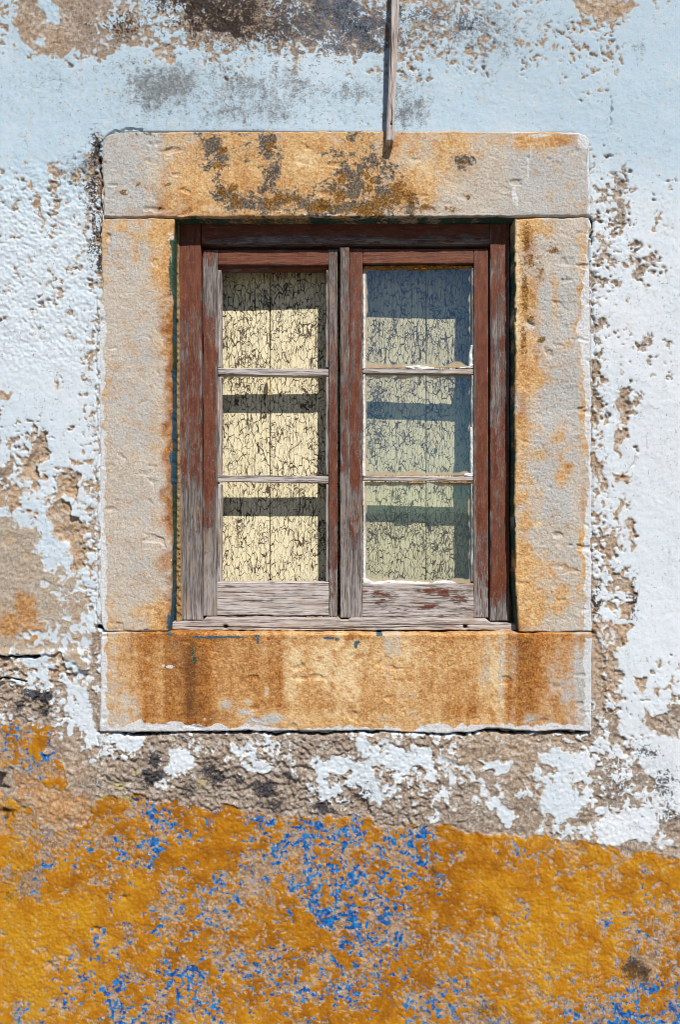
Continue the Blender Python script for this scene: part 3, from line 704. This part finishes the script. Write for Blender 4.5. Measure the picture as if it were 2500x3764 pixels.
# ---------------------------------------------------------------- stone surround
sur = empty('stone_surround', world(1250, 2690, 0), 'rust stained limestone surround of four blocks framing the wooden window', 'window surround'); sur['kind'] = 'thing'
def stone_h(sd, amp=1.0):
    def f(x, y):
        r = .20*cn(x, y, 8, sd)+.40*cn(x, y, 4, sd+1)+.30*cn(x, y, 26, sd+2)+1.2*cn(x, y, 90, sd+3)
        chip = np.clip(cn(x+8*cn(x, y, 12, sd+5), y*1.6, 24, sd+4)-1.45, 0, 1.2)
        return amp*(r-3.5*chip)
    return f
ZERO = ('orange', 'deep', 'dark', 'cream', 'white', 'lich', 'olich', 'green', 'bluegreen', 'grey')
def base_attrs(x): return {k: np.zeros(x.shape, np.float32) for k in ZERO}

LICH_L = [(a, b, c*1.3, d*1.35, e) for a, b, c, d, e in [(780,530,28,26,.95),(800,580,22,30,.95),(775,610,20,14,.8),(985,535,26,30,1),(1000,520,26,20,.8),(985,640,14,30,1),(975,690,26,18,1),(805,670,22,16,.6),(880,740,40,26,.85),(960,750,60,24,.9),(1060,735,50,20,.8),(1130,760,50,24,1),(1180,770,70,20,1),
        (1235,700,26,24,.7),(1270,640,30,26,.9),(1300,690,36,30,.95),(1330,620,30,20,.7),(1380,590,34,22,.7),(1420,700,50,30,.8),(1330,770,70,22,1),(1400,650,60,30,.55),(1240,560,40,14,.5),(1700,600,24,16,.8),(1310,500,14,14,.8),(1270,770,40,22,1),(1500,760,30,18,.6),(820,715,30,16,.9),(650,490,220,6,.35)]]
LICH_O = [(a, b, c*1.1, d*1.1, e) for a, b, c, d, e in [(815,550,16,16,1),(795,620,12,12,1),(1000,545,14,14,1),(850,690,16,18,1),(880,735,22,18,1),(815,712,14,10,1),(990,750,24,16,1),(1040,730,22,12,1),(1080,745,22,12,.9),(1180,765,40,20,1),(1260,655,18,18,1),(1345,690,16,14,1),(1370,660,14,14,1),(1470,690,26,20,1),(1490,705,24,16,1),(1455,735,26,22,1),(1350,640,16,12,.9),
        (1390,740,50,26,.9),(1510,720,20,26,.9),(1340,780,60,16,.9),(1560,770,40,14,.7),(1660,770,30,14,.6),(1710,605,8,8,1),(461,706,11,12,1.3),(612,676,7,8,1.1),(500,668,5,5,.8),(590,770,8,8,.8),(1730,720,8,8,.9),(1250,720,24,24,.8)]]
def a_lintel(x, y, sd):
    a = base_attrs(x); n30 = cn(x, y, 30, 61); n80 = cn(x, y, 80, 62)
    a['orange'] = np.clip(blobs(x, y, [(1000,640,330,260,.85),(1350,600,260,200,.75),(750,680,160,200,.8),(620,740,60,120,.6),(1640,560,160,120,.55),(1950,520,160,60,.7),(2100,760,60,60,.6),(1480,680,120,120,.8),(1150,600,160,160,.9)])+.1*n80+.08, 0, 1)*(1-.9*sst(x+25*n30, 640, 500))*(1-.6*sst(x+25*n30, 1690, 1820)*sst(y, 510, 560))
    a['deep'] = blobs(x, y, [(600,760,30,60,.55),(690,770,50,50,.55),(660,790,200,16,.45),(1440,520,30,40,.5),(2080,520,60,26,.5),(1480,700,30,30,.5),(900,640,30,120,.35)])
    a['grey'] = np.clip(1.0*sst(x, 620, 480)+.9*sst(x, 1720, 1900)+.25*n80, 0, 1)
    wh = blobs(x, y, [(2150,520,30,40,1),(2165,640,10,120,.9),(2110,490,60,8,.9),(1900,488,120,7,.7),(1980,500,60,12,.7),(1170,790,120,9,.8),(1350,740,22,22,.7),(1265,690,20,16,.6),(960,785,40,12,.6),(1480,792,200,8,.6),(1890,710,9,30,1),(1900,740,7,24,1),(1942,620,5,60,.9),(1952,560,5,40,.8),(2165,780,10,40,.9),(1960,740,4,90,.5)])
    a['white'] = wh*1.25-.62+.05*n30
    a['cream'] = blobs(x, y, [(1120,590,60,50,.7),(1020,560,30,40,.5),(1560,620,60,50,.6),(1640,680,80,50,.5),(560,620,60,60,.4),(830,600,60,80,.5)])
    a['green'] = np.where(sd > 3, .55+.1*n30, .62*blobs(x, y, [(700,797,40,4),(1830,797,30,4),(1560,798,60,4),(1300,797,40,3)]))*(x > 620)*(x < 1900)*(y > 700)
    a['lich'] = np.clip(blobs(x+10*n30, y+8*cn(x, y, 24, 68), LICH_L+[(1150,735,330,60,.30),(1330,620,110,120,.30),(900,560,140,60,.18)]), 0, 1); a['olich'] = np.clip(blobs(x+8*n30, y+6*cn(x, y, 24, 68), LICH_O), 0, 1.2)
    return a
LT = lambda x: np.interp(x, [370,376,386,400,425,470,700,1250,1900,2090,2125,2150,2163,2172], [545,518,503,494,488,486,484,483,483,484,486,494,507,538])
slab('lintel_stone', M_stone, sur, curve([(400,378),(560,376),(700,379),(800,380)]), curve([(400,2166),(650,2169),(800,2171)]), LT, curve([(370,799),(640,798),(1250,797),(1900,794),(2170,795)]),
     -9, 128, 2.6, 7, stone_h(201), a_lintel, 1.0, 5, 'h', (3, 8, 20, 40, 60))

def a_jambl(x, y, sd):
    a = base_attrs(x); n30 = cn(x, y, 30, 63); n80 = cn(x, y, 80, 64); n14 = cn(x, y, 12, 65)
    e = x-632
    a['orange'] = np.clip(.06+.12*n80+.32*sst(e, -110, -10)*(.4+.6*sst(y, 1500, 900))+.34*sst(y, 2100, 2310)+.22*sst(x, 430, 380)+blobs(x, y, [(600,840,60,60,.8),(590,980,40,80,.6),(520,840,60,60,.4),(440,830,30,30,.5),(500,900,14,60,.5)]), 0, 1)
    a['deep'] = np.clip(sst(e+10*n30+6*n14, -52, -2)*np.interp(y, [800,950,1120,1200,1800,2050,2200,2320], [.25,.35,.55,1.05,1.0,.75,.9,.6]), 0, 1.1)
    a['dark'] = .45*np.clip(sst(e+8*n14, -16, 0)*sst(y, 1100, 1250), 0, 1)
    a['grey'] = np.clip(.35+.35*n80-.6*sst(e, -90, -20), 0, 1)
    a['white'] = -.62+1.1*sst(np.interp(y, [800,1080,1120,1400,1700,2000,2150,2320], [360,362,384,385,387,388,391,396])+5*n30+3*n14-x, -4, 5)+.75*sst(e+10*n14, -14, -2)*sst(n30, .2, 1)
    a['white'] = np.where(sd > 3, -.6, a['white'])
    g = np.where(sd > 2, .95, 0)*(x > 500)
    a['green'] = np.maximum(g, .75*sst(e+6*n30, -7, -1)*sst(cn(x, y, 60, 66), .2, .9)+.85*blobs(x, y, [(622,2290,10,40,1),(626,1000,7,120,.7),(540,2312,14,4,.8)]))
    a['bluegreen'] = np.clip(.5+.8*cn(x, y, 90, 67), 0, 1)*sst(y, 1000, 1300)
    return a
slab('jamb_stone', M_stone, sur, curve([(800,374),(900,370),(1000,374),(1080,374),(1120,364),(1300,364),(1700,365),(2200,366),(2290,372),(2318,390)]), curve([(800,640),(900,636),(1200,634),(1500,633),(1900,634),(2150,632),(2230,628),(2280,622),(2320,617)]),
     curve([(370,806),(420,804),(600,803),(640,806)]), curve([(375,2310),(395,2318),(640,2320)]), -7, 128, 2.6, 7, stone_h(211), a_jambl, 1.2, 15, 'v', (3, 8, 18, 34, 52))

def a_jambr(x, y, sd):
    a = base_attrs(x); n30 = cn(x, y, 30, 73); n80 = cn(x, y, 80, 74); n14 = cn(x, y, 12, 75)
    e = x-1893
    a['orange'] = np.clip(.10+.22*n80+.75*sst(e+18*n30, 110, 20)*np.interp(y, [800,1600,1800,2320], [1,1,.75,.7])+.45*sst(x+8*n30, 2115, 2140)+blobs(x, y, [(2085,1720,30,26,.8),(2060,1760,30,30,.7),(2040,1100,14,100,.6),(2000,860,60,40,.8),(1960,1920,40,30,.8),(1980,2120,60,90,.45),(2060,2200,40,60,.5)]), 0, 1)
    a['deep'] = np.clip(blobs(x, y, [(1930,1350,20,60,.7),(1925,1500,20,60,.6),(1970,1250,14,60,.5),(2090,1715,16,14,.7),(1945,900,24,60,.6),(1960,1060,20,60,.5),(1915,2300,20,20,.6),(2145,1850,8,60,.5)]), 0, 1)
    a['grey'] = np.clip(1.0*sst(e+16*n30, 70, 120)*sst(x, 2145, 2120)*sst(y, 2300, 1900)+.45*n80, 0, 1)
    a['cream'] = .8*sst(e+4*n14, 26, 8)*sst(y, 1400, 1200)+blobs(x, y, [(1965,1250,24,20,.7),(1905,1650,16,60,.5),(1980,1930,26,14,.8)])
    a['olich'] = blobs(x, y, [(1935,880,14,60,.75),(1930,1080,14,80,.75),(1985,1000,18,40,.5),(1945,960,30,30,.6),(1925,1250,12,60,.7),(1990,1250,14,12,.9),(2040,920,20,12,.7),(1950,1170,20,20,.5)])
    lim = np.interp(y, [800,990,1060,1180,1240,1400,1700,1850,1900,2000,2320], [2160,2160,2142,2138,2128,2148,2156,2162,2146,2150,2150])
    a['white'] = -.62+1.15*sst(x+4*n30+3*n14-lim, -4, 4)+blobs(x, y, [(2140,2255,5,16,1.1),(1912,820,20,12,.6)])
    a['white'] = np.where(sd > 3, -.6, a['white'])
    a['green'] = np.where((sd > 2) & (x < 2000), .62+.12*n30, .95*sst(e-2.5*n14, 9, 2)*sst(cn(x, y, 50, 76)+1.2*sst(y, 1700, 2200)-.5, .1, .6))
    return a
slab('jamb_stone', M_stone, sur, curve([(800,1893),(1250,1893),(1600,1894),(1900,1895),(2150,1897),(2280,1904),(2322,1908)]), curve([(800,2168),(945,2158),(965,2168),(1500,2173),(2320,2177)]),
     curve([(1890,806),(2000,802),(2170,801)]), curve([(1890,2323),(2180,2322)]), -7, 128, 2.6, 7, stone_h(221, 1.25), a_jambr, 1.2, 25, 'v', (3, 8, 18, 34, 52))

def a_sill(x, y, sd):
    a = base_attrs(x); n30 = cn(x, y, 30, 83); n80 = cn(x, y, 80, 84); n14 = cn(x, y, 12, 85)
    vst = .8*cn(x, y, 45, 86, 420)+.8*cn(x, y, 12, 87, 330)
    a['orange'] = np.clip(np.interp(x, [360,420,600,800,1200,1700,1900,2000,2080,2180], [.45,.62,.85,.95,.85,.95,.9,.65,.3,.35])+.14*vst+.1*n80, 0, 1.1)
    a['deep'] = np.clip(np.interp(x, [360,470,520,590,640,760,800,900,1000,1050,1100,1650,1780,1850,1870,1950,2000,2060,2180], [.12,.3,.6,.45,.9,.9,.6,.5,.45,.3,.15,.25,.35,.2,.95,.85,.6,.2,.15])+.14*vst+.10*n80
        +blobs(x, y, [(1705,2475,26,28,.6),(1690,2620,50,30,.5),(640,2340,120,26,.4),(1930,2350,70,30,.4),(2120,2345,70,20,.6),(480,2360,12,60,.4),(1280,2345,600,8,.35)])-.35*sst(y, 2600, 2665)*(x > 1000)*(x < 1800), 0, 1.15)
    a['dark'] = np.clip(blobs(x, y, [(690,2450,55,110,.75),(700,2590,45,70,.7),(640,2370,30,40,.5),(1905,2400,38,60,.7),(1895,2500,36,90,.55),(1900,2600,60,60,.35),(760,2640,60,30,.4)])+.15*vst*blobs(x, y, [(690,2500,90,160,1),(1900,2500,90,160,1)]), 0, 1)
    a['cream'] = np.clip(blobs(x, y, [(1075,2480,34,130,.75),(1190,2440,50,120,.8),(1270,2480,60,150,.85),(1330,2400,60,50,.6),(1820,2460,26,120,.75),(1000,2370,60,30,.4),(1500,2400,120,60,.45),(1240,2620,60,40,.6)])+.12*n14, 0, 1)
    a['grey'] = np.clip(sst(x+20*n30, 1990, 2060)*sst(y, 2370, 2420)*.8+blobs(x, y, [(960,2650,60,22,1.2),(900,2620,30,14,.9),(1000,2640,40,26,1.2),(830,2590,24,20,.8),(980,2540,8,20,1),(910,2580,14,10,1),(540,2417,8,8,1.1),(1950,2640,20,20,1),(1410,2640,30,16,.8),(535,2495,7,7,1)]), 0, 1.2)
    a['orange'] -= .8*a['grey']*(x < 1990); a['deep'] -= .9*a['grey']*(x < 1990)
    bot = y-np.interp(x, [360,600,800,950,1200,1500,1750,2000,2180], [2655,2655,2665,2672,2672,2668,2660,2668,2666])
    a['white'] = -.62+1.15*np.maximum(np.maximum(sst(bot+6*n30+4*n14, -8, 10), sst(x-5*n30-4*n14, 402, 384)), sst(x+3*n30+3*n14, 2146, 2155))
    a['white'] = np.maximum(a['white'], -.62+blobs(x, y, [(625,2450,22,10,1),(600,2445,8,8,1),(1848,2400,5,12,1.2),(1846,2440,3,40,1.0),(1844,2520,3,30,.9),(1842,2570,3,26,.9),(430,2330,70,14,.55),(420,2440,30,100,.5),(1050,2640,60,30,.55),(760,2640,200,16,.6)]))
    a['white'] = np.where((y < 2345) & (x > 410), np.minimum(a['white'], -.1), a['white'])
    g = blobs(x, y, [(708,2395,5,16,1.1),(716,2425,7,12,1.0),(730,2341,22,5,1),(780,2342,40,5,1),(850,2341,60,4,.9),(945,2338,10,6,1),(948,2352,5,14,1.1),(1308,2370,6,14,1.1),(1316,2360,8,6,1),(1210,2345,30,6,.8),(1395,2334,14,5,1),(624,2330,12,6,1),(1240,2350,10,8,.7)])
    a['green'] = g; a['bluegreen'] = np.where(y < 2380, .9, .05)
    return a
slab('sill_stone', M_stone, sur, curve([(2320,368),(2500,365),(2690,364)]), curve([(2320,2176),(2690,2174)]), curve([(360,2324),(640,2324),(1250,2330),(1640,2330),(1900,2327),(2180,2326)]),
     curve([(360,2690),(700,2691),(1000,2688),(1400,2686),(1560,2694),(1740,2690),(1790,2677),(1860,2680),(1920,2688),(1980,2691),(2050,2685),(2180,2688)]),
     -10, 128, 2.6, 8, stone_h(231), a_sill, 1.2, 35, 'h', (4, 10, 20, 50))

# strips of mortar bedding the frame into the stone
def bead_h(x, y): return 2.2*cn(x, y, 7, 91)+1.2*cn(x, y*1.5, 4, 92)
slab('mortar_bead', M_bead, sur, curve([(820,648),(1800,650),(2300,646)]), curve([(820,658),(1800,662),(2300,668)]), 826, curve([(640,2296),(670,2296)]), 46, 125, 3.0, 4, bead_h, None, .6, 41, stepv=4)
slab('mortar_bead', M_bead, sur, 1876, 1890, 826, 2300, 78, 125, 4.0, 4, bead_h, None, .6, 43, stepv=8)

# ---------------------------------------------------------------- the window
win = empty('wooden_window', world(1270, 2318, 50), 'two sash wooden window of flaking red brown paint set in the stone surround', 'window'); win['kind'] = 'thing'
_seed = [0.0]
def wood(name, parent, x0, x1, y0, y1, front, back, axis, cov, pale=0.0, rad=2.5, mat=None, wob=.45, putty=None, step=5.0, hfn=None, L=None, R=None, T=None, B=None, holes=None, along=9.0):
    _seed[0] += 3.17; sd = _seed[0]
    def af(x, y, s):
        t = y if axis == 'v' else x
        c = cov if not callable(cov) else None
        cv = np.interp(t, [p[0] for p in cov], [p[1] for p in cov]) if isinstance(cov, list) else (cov(x, y) if callable(cov) else np.full(x.shape, float(c)))
        ed = np.minimum(x-x0, x1-x) if axis == 'v' else np.minimum(y-y0, y1-y)
        cv = cv-.34*sst(ed, 7, 1)*sst(cn(x, y, 45, int(sd)+11), -.3, .8)-.16*np.clip(cn(x, y, 70, int(sd)+12)-.6, 0, 1.5)
        a = dict(cov=cv, hole=holes(x, y) if holes else np.zeros(x.shape), pale=pale(x, y) if callable(pale) else np.full(x.shape, pale), seed=np.full(x.shape, sd), putty=putty(x, y, s) if putty else np.zeros(x.shape))
        return a
    def hf(x, y):
        h = .35*(cn(x, y, 3, int(sd)+5, 80) if axis == 'v' else cn(x, y, 80, int(sd)+5, 3))
        return h+(hfn(x, y) if hfn else 0)
    u, v = (step, along) if axis == 'v' else (along, step)
    return slab(name, mat or M_wood, parent, L or x0, R or x1, T or y0, B or y1, front, back, u, rad, hf, af, wob, int(sd)+300, axis, (2, 6, 14), stepv=v)

F = 50.0; SF = 64.0
# outer frame
fr = empty('frame', world(1270, 2300, F), parent=win)
wood('frame_head', fr, 740, 1803, 822, 897, F, 120, 'h', lambda x, y: .60+.25*sst(y, 880, 850)-.28*blobs(x, y, [(1000,885,200,16,1),(1350,885,200,14,.9),(1600,880,80,14,.8),(1750,885,60,12,.9)])+.2*blobs(x, y, [(750,880,60,30,1),(1480,870,40,12,1)]), .1, 3)
wood('frame_jamb', fr, 659, 740, 822, 2280, F, 120, 'v', lambda x, y: np.interp(y, [820,1080,1180,1400,1700,1880,2050,2200], [1.0,.86,.62,.56,.55,.42,.12,.0])+.10*sst(x, 690, 720)*sst(y, 1200, 1500), lambda x, y: .05+.35*sst(y, 2190, 2275), 4,
     L=curve([(820,657),(1500,658),(1900,660),(2280,665)]), R=curve([(820,738),(2280,744)]))
wood('frame_jamb', fr, 1803, 1874, 822, 2282, F, 120, 'v', lambda x, y: np.interp(y, [820,1000,1060,1300,1500,1800,2150,2200,2280], [.75,.62,.85,.55,.6,.75,.8,.5,.1])-.22*blobs(x, y, [(1828,1450,14,300,1),(1835,1150,16,120,.8),(1825,1850,10,200,.8)]), .12, 4)
# straight strip that closes the joint between the two sashes is fixed to the right one
def sash(xl0, xl1, xr0, xr1, yt0, yt1, yb0, yb1, munt, covs, left):
    s = empty('sash', world((xl0+xr1)/2, yb1, SF), parent=win)
    wood('stile', s, xl0, xl1, yt0, yb1+2, SF, SF+44, 'v', covs[0], covs[4], 3)
    wood('stile', s, xr0, xr1, yt0, yb1+(4 if left else 2), SF, SF+44, 'v', covs[1], covs[4], 3)
    wood('top_rail', s, xl1-.6, xr0+.6, yt0+1, yt1, SF+.8, SF+44, 'h', covs[2], .1, 4)
    wood('bottom_rail', s, xl1-.6, xr0+.6, yb0, yb1, SF+.6, SF+44, 'h', covs[3], .9 if left else .8, 3, wob=.7)
    for (m0, m1) in munt:
        wood('muntin', s, xl1+(1 if left else 2), xr0-1, m0, m1, SF+8, SF+40, 'h', .02 if left else .12, .85, 3, wob=.6, T=curve([(xl1, m0-2), (xr0, m0+3)]), B=curve([(xl1, m1-2), (xr0, m1+3)]), step=3.0)
    return s
pw = lambda x, y: .08+.22*sst(y, 1950, 2260)
cl1 = lambda x, y: np.interp(y, [910,1000,1100,1200,1700,1900,2050,2200], [.85,.55,.5,.75,.78,.6,.3,.05])-.35*sst(x, 785, 800)
cl2 = lambda x, y: np.interp(y, [910,1000,1400,1500,1900,2100,2260], [.55,.30,.5,.78,.7,.5,.2])
cr1 = lambda x, y: np.interp(y, [910,1250,1700,1900,2050,2200], [.86,.78,.74,.6,.3,.05])-.30*blobs(x, y, [(1302,1200,10,200,1),(1326,1600,8,500,.9)])
cr2 = lambda x, y: np.interp(y, [910,1200,1700,1900,2100,2260], [1.0,.85,.78,.72,.55,.3])-.35*sst(x, 1756, 1745)
crb = lambda x, y: .12+.55*blobs(x, y, [(1390,2185,70,22,.7),(1620,2175,90,20,1),(1560,2230,120,14,.8),(1420,2215,60,12,.7),(1690,2195,40,30,.7),(1700,2235,50,12,.8),(1640,2262,100,8,.7)])
ls = sash(746, 799, 1209, 1240, 918, 975, 2139, 2262, [(1354, 1380), (1748, 1774)], (cl1, cl2, .95, .0, pw), True)
rs = sash(1284, 1333, 1742, 1796, 914, 970, 2144, 2268, [(1354, 1373), (1750, 1768)], (cr1, cr2, .97, crb, pw), False)
wood('cover_strip', rs, 1250, 1284.5, 910, 2271, SF-10, SF+30, 'v', lambda x, y: np.interp(y, [900,1400,1500,1800,2000,2270], [.45,.45,.6,.45,.3,.1]), pw, 4)
# glazing beads of the empty left sash, slender inner mouldings
for (a, b) in ((993, 1352), (1385, 1746), (1780, 2139)):
    wood('glazing_bead', ls, 800, 813, a, b, SF+10, SF+40, 'v', .12, .75, 3, step=3)
    wood('glazing_bead', ls, 1198, 1208, a, b, SF+10, SF+40, 'v', lambda x, y: np.interp(y, [900,1200,1500], [.6,.3,.1]), .5, 3, step=3)
wood('glazing_bead', ls, 799, 1209, 976, 994, SF+14, SF+40, 'h', .9, .1, 3, step=4)
# panes of the right sash
def a_pane(x0, x1, y0, y1):
    def f(x, y, sd):
        e = np.minimum(np.minimum(x-x0, x1-x), np.minimum(y-y0, y1-y)*.8)+3*cn(x, y, 16, 77)
        return dict(edge=.95*sst(e, 15, 3)+.22*sst(e, 50, 8))
    return f
for (a, b) in ((982, 1352), (1377, 1748), (1772, 2142)):
    slab('pane', M_glass, rs, 1336, 1740, a, b, SF+24, SF+27, 5.0, .5, None, a_pane(1338, 1738, a, b), 0, 1, 'v', (1,), stepv=5.0)
# putty
def putty(pts_l, pts_r, y0, y1, sd, front=SF+9, mat=None):
    slab('putty', mat or M_putty, rs, curve(pts_l), curve(pts_r), y0, y1, front, SF+24, 2.2, 3.5, lambda x, y: 1.0*cn(x, y, 6, sd), None, .8, sd, 'v', (2, 6), stepv=4)
putty([(1000,1334),(1200,1335),(1352,1334)], [(1000,1341),(1100,1344),(1352,1343)], 1008, 1356, 401)
putty([(1380,1334),(1750,1334)], [(1380,1342),(1750,1343)], 1378, 1750, 403)
putty([(1770,1334),(2142,1335)], [(1770,1341),(2142,1344)], 1771, 2136, 405)
putty([(985,1737),(1270,1738)], [(985,1741),(1270,1741)], 985, 1275, 407)
putty([(1270,1732),(1300,1727),(1352,1727)], [(1270,1741),(1352,1741)], 1268, 1346, 409)
putty([(1380,1735),(1750,1736)], [(1380,1741),(1750,1741)], 1380, 1752, 411)
putty([(1565,1728),(1740,1730)], [(1565,1741),(1740,1741)], 1570, 1742, 413)
putty([(1775,1734),(2140,1735)], [(1775,1741),(2140,1741)], 1776, 2136, 415)
def lump(x0, x1, top, bot, sd, mat=None, front=SF+6):
    slab('putty', mat or M_putty, rs, x0, x1, curve(top), curve(bot), front, SF+24, 3, 4, lambda x, y: 1.6*cn(x, y, 8, sd), None, 1.3, sd, 'h', (2, 6), stepv=2.5)
lump(1335, 1684, [(1335,2126),(1350,2130),(1365,2140),(1450,2139),(1520,2140),(1590,2142),(1612,2135),(1660,2134),(1684,2143)], [(1335,2150),(1360,2156),(1420,2148),(1500,2147),(1580,2152),(1600,2157),(1650,2152),(1684,2150)], 421)
lump(1488, 1598, [(1488,1349),(1505,1344),(1540,1343),(1598,1352)], [(1488,1353),(1530,1361),(1598,1356)], 423)
lump(1692, 1742, [(1692,1348),(1720,1345),(1742,1335)], [(1692,1356),(1742,1354)], 425)
lump(1704, 1742, [(1704,1744),(1725,1741),(1742,1738)], [(1704,1751),(1742,1752)], 427)
lump(1338, 1738, [(1338,975),(1738,976)], [(1338,984),(1420,988),(1520,988),(1640,985),(1738,984)], 429, M_rust, SF+12)
lump(1506, 1566, [(1506,1769),(1566,1770)], [(1506,1777),(1566,1776)], 431, M_bead)
lump(1620, 1740, [(1620,1770),(1740,1771)], [(1620,1776),(1740,1776)], 433, M_bead)

# wooden board under the frame
def board_dark(x, y):
    c = 2307+3*np.sin(x/150.0)+2*cn(x, x*0, 60, 7); c2 = 2302-6*sst(x, 800, 1300)
    s = np.exp(-((y-c)/1.7)**2)*sst(x, 640, 720)*sst(x, 1700, 1500)+.9*np.exp(-((y-c2)/1.5)**2)*sst(x, 1250, 1350)*sst(x, 1850, 1700)
    return np.maximum(s, 1.3*blobs(x, y, [(829,2303,8,6,1),(1711,2303,8,6,1)]))
def board_split(x, y):
    c = 2307+3*np.sin(x/150.0)+2*cn(x, x*0, 60, 7); c2 = 2311-6*sst(x, 800, 1300)
    s = np.exp(-((y-c)/1.6)**2)*3.5*sst(x, 640, 720)*sst(x, 1700, 1500)+np.exp(-((y-c2+9)/1.4)**2)*2.5*sst(x, 1250, 1350)*sst(x, 1850, 1700)
    hole = blobs(x, y, [(829,2303,7,6,14),(1711,2303,7,6,14)])
    return -s-hole
wood('window_board', win, 633, 1911, 2271, 2317, SF-32, 122, 'h', .0, lambda x, y: .55+.2*cn(x, y, 200, 5), 3, M_grey, .8, hfn=board_split, step=2.2, along=3.0, holes=board_dark,
     T=curve([(630,2289),(670,2287),(745,2285),(752,2272),(1245,2274),(1252,2281),(1280,2281),(1290,2274),(1790,2275),(1803,2288),(1912,2292)]), B=curve([(630,2312),(700,2316),(1250,2317),(1912,2315)]))

# ---------------------------------------------------------------- shutters inside
def shutter(planks, front, label, heavy, tilt):
    s = empty('inner_shutter', world((planks[0][0]+planks[-1][1])/2, 2300, front), label, 'shutter')
    for i, (a, b) in enumerate(planks):
        _seed[0] += 2.71; sd = _seed[0]
        def af(x, y, k, sd=sd):
            return dict(seed=np.full(x.shape, sd), dens=np.clip(.10+.3*cn(x, y, 60, int(sd))+blobs(x, y, heavy), 0, 1.3), bare=blobs(x, y, [h for h in heavy if h[4] > .9]))
        def hf(x, y, a=a, b=b): return -3.0*np.exp(-np.minimum(x-a, b-x)/5.0)+.5*cn(x, y, 60, 5)
        slab('plank', M_shut, s, a+.8, b-.8, 850, 2330, front, front+26, 5, 5, hf, af, .3, int(sd)+500, 'v', (2, 6, 14), bow=lambda x, y: tilt*(x-(planks[0][0]+planks[-1][1])/2)/400, stepv=9)
    return s
shutter([(640, 992), (992, 1246)], 164, 'cream crackled plank shutter seen through the empty left sash', [(880,1330,60,60,.6),(910,1240,26,60,.75),(1080,1200,100,120,.5),(1090,1450,90,120,.4),(1120,1950,80,120,.5),(900,1400,100,60,.4)], -4)
shutter([(1254, 1567), (1567, 1850)], 186, 'cream crackled plank shutter dulled behind the glass of the right sash', [(1370,1260,26,60,1.0),(1395,1440,50,50,1.0),(1390,1600,40,90,1.0),(1500,1500,120,120,.5),(1620,1500,80,160,.5),(1520,1900,120,60,.6),(1640,2000,80,100,.5),(1620,1240,60,80,.5)], 6)

# ---------------------------------------------------------------- batten, straw
bt_col = [(-700, 1482), (0, 1441), (520, 1419)]
bw_col = [(-700, 1516), (0, 1470), (520, 1447)]
_seed[0] += 5
def a_bat(x, y, s): return dict(hole=1.3*blobs(x, y, [(1438,454,4,4,1)]), cov=np.zeros(x.shape), pale=np.full(x.shape, .75), seed=np.full(x.shape, 58.5), putty=np.zeros(x.shape))
bat = slab('wooden_batten', M_grey, None, curve(bt_col), curve(bw_col), -700, 519, -44, -9, 3.5, 7, lambda x, y: .5*cn(x, y, 4, 9, 90)-blobs(x, y, [(1438,454,4,4,10)]), a_bat, .7, 777, 'v', (2, 6, 14), stepv=7, at=world(1433, 519, -12))
tag(bat, 'weathered grey wooden batten hanging down the wall to the lintel edge', 'batten')

def tube(pts, r, vs_, fs_, n=5):
    base = len(vs_)
    for i, p in enumerate(pts):
        p = Vector(p); d = (Vector(pts[min(i+1, len(pts)-1)])-Vector(pts[max(i-1, 0)])).normalized()
        a = d.orthogonal().normalized(); b = d.cross(a); rr = r*(1-.6*i/(len(pts)-1))
        for k in range(n):
            t = 2*math.pi*k/n; vs_.append(tuple(p+rr*(a*math.cos(t)+b*math.sin(t))))
    for i in range(len(pts)-1):
        for k in range(n):
            fs_.append((base+i*n+k, base+i*n+(k+1) % n, base+(i+1)*n+(k+1) % n, base+(i+1)*n+k))
def straw():
    rnd = random.Random(4); v = []; f = []
    for i in range(26):
        x = rnd.choice([1130, 1150, 1185, 1190, 1200, 1215, 1220])+rnd.uniform(-12, 12); a = rnd.uniform(-.9, .9); ln = rnd.uniform(14, 34)
        p = []
        for k in range(6):
            t = k/5; arc = math.sin(t*math.pi)*rnd.uniform(4, 12)
            p.append(world(x+a*ln*t*1.4, 2274-arc-rnd.uniform(0, 1)+t*6*rnd.random(), SF-4-18*t*rnd.uniform(.6, 1)))
        tube(p, .9*S, v, f)
    me = bpy.data.meshes.new('dry_straw'); me.from_pydata(v, [], f)
    o = link_mesh('dry_straw', me, M_straw, None, world(1185, 2278, SF-10))
    tag(o, 'wisp of dry straw caught on the wooden board below the left sash', 'straw')
straw()
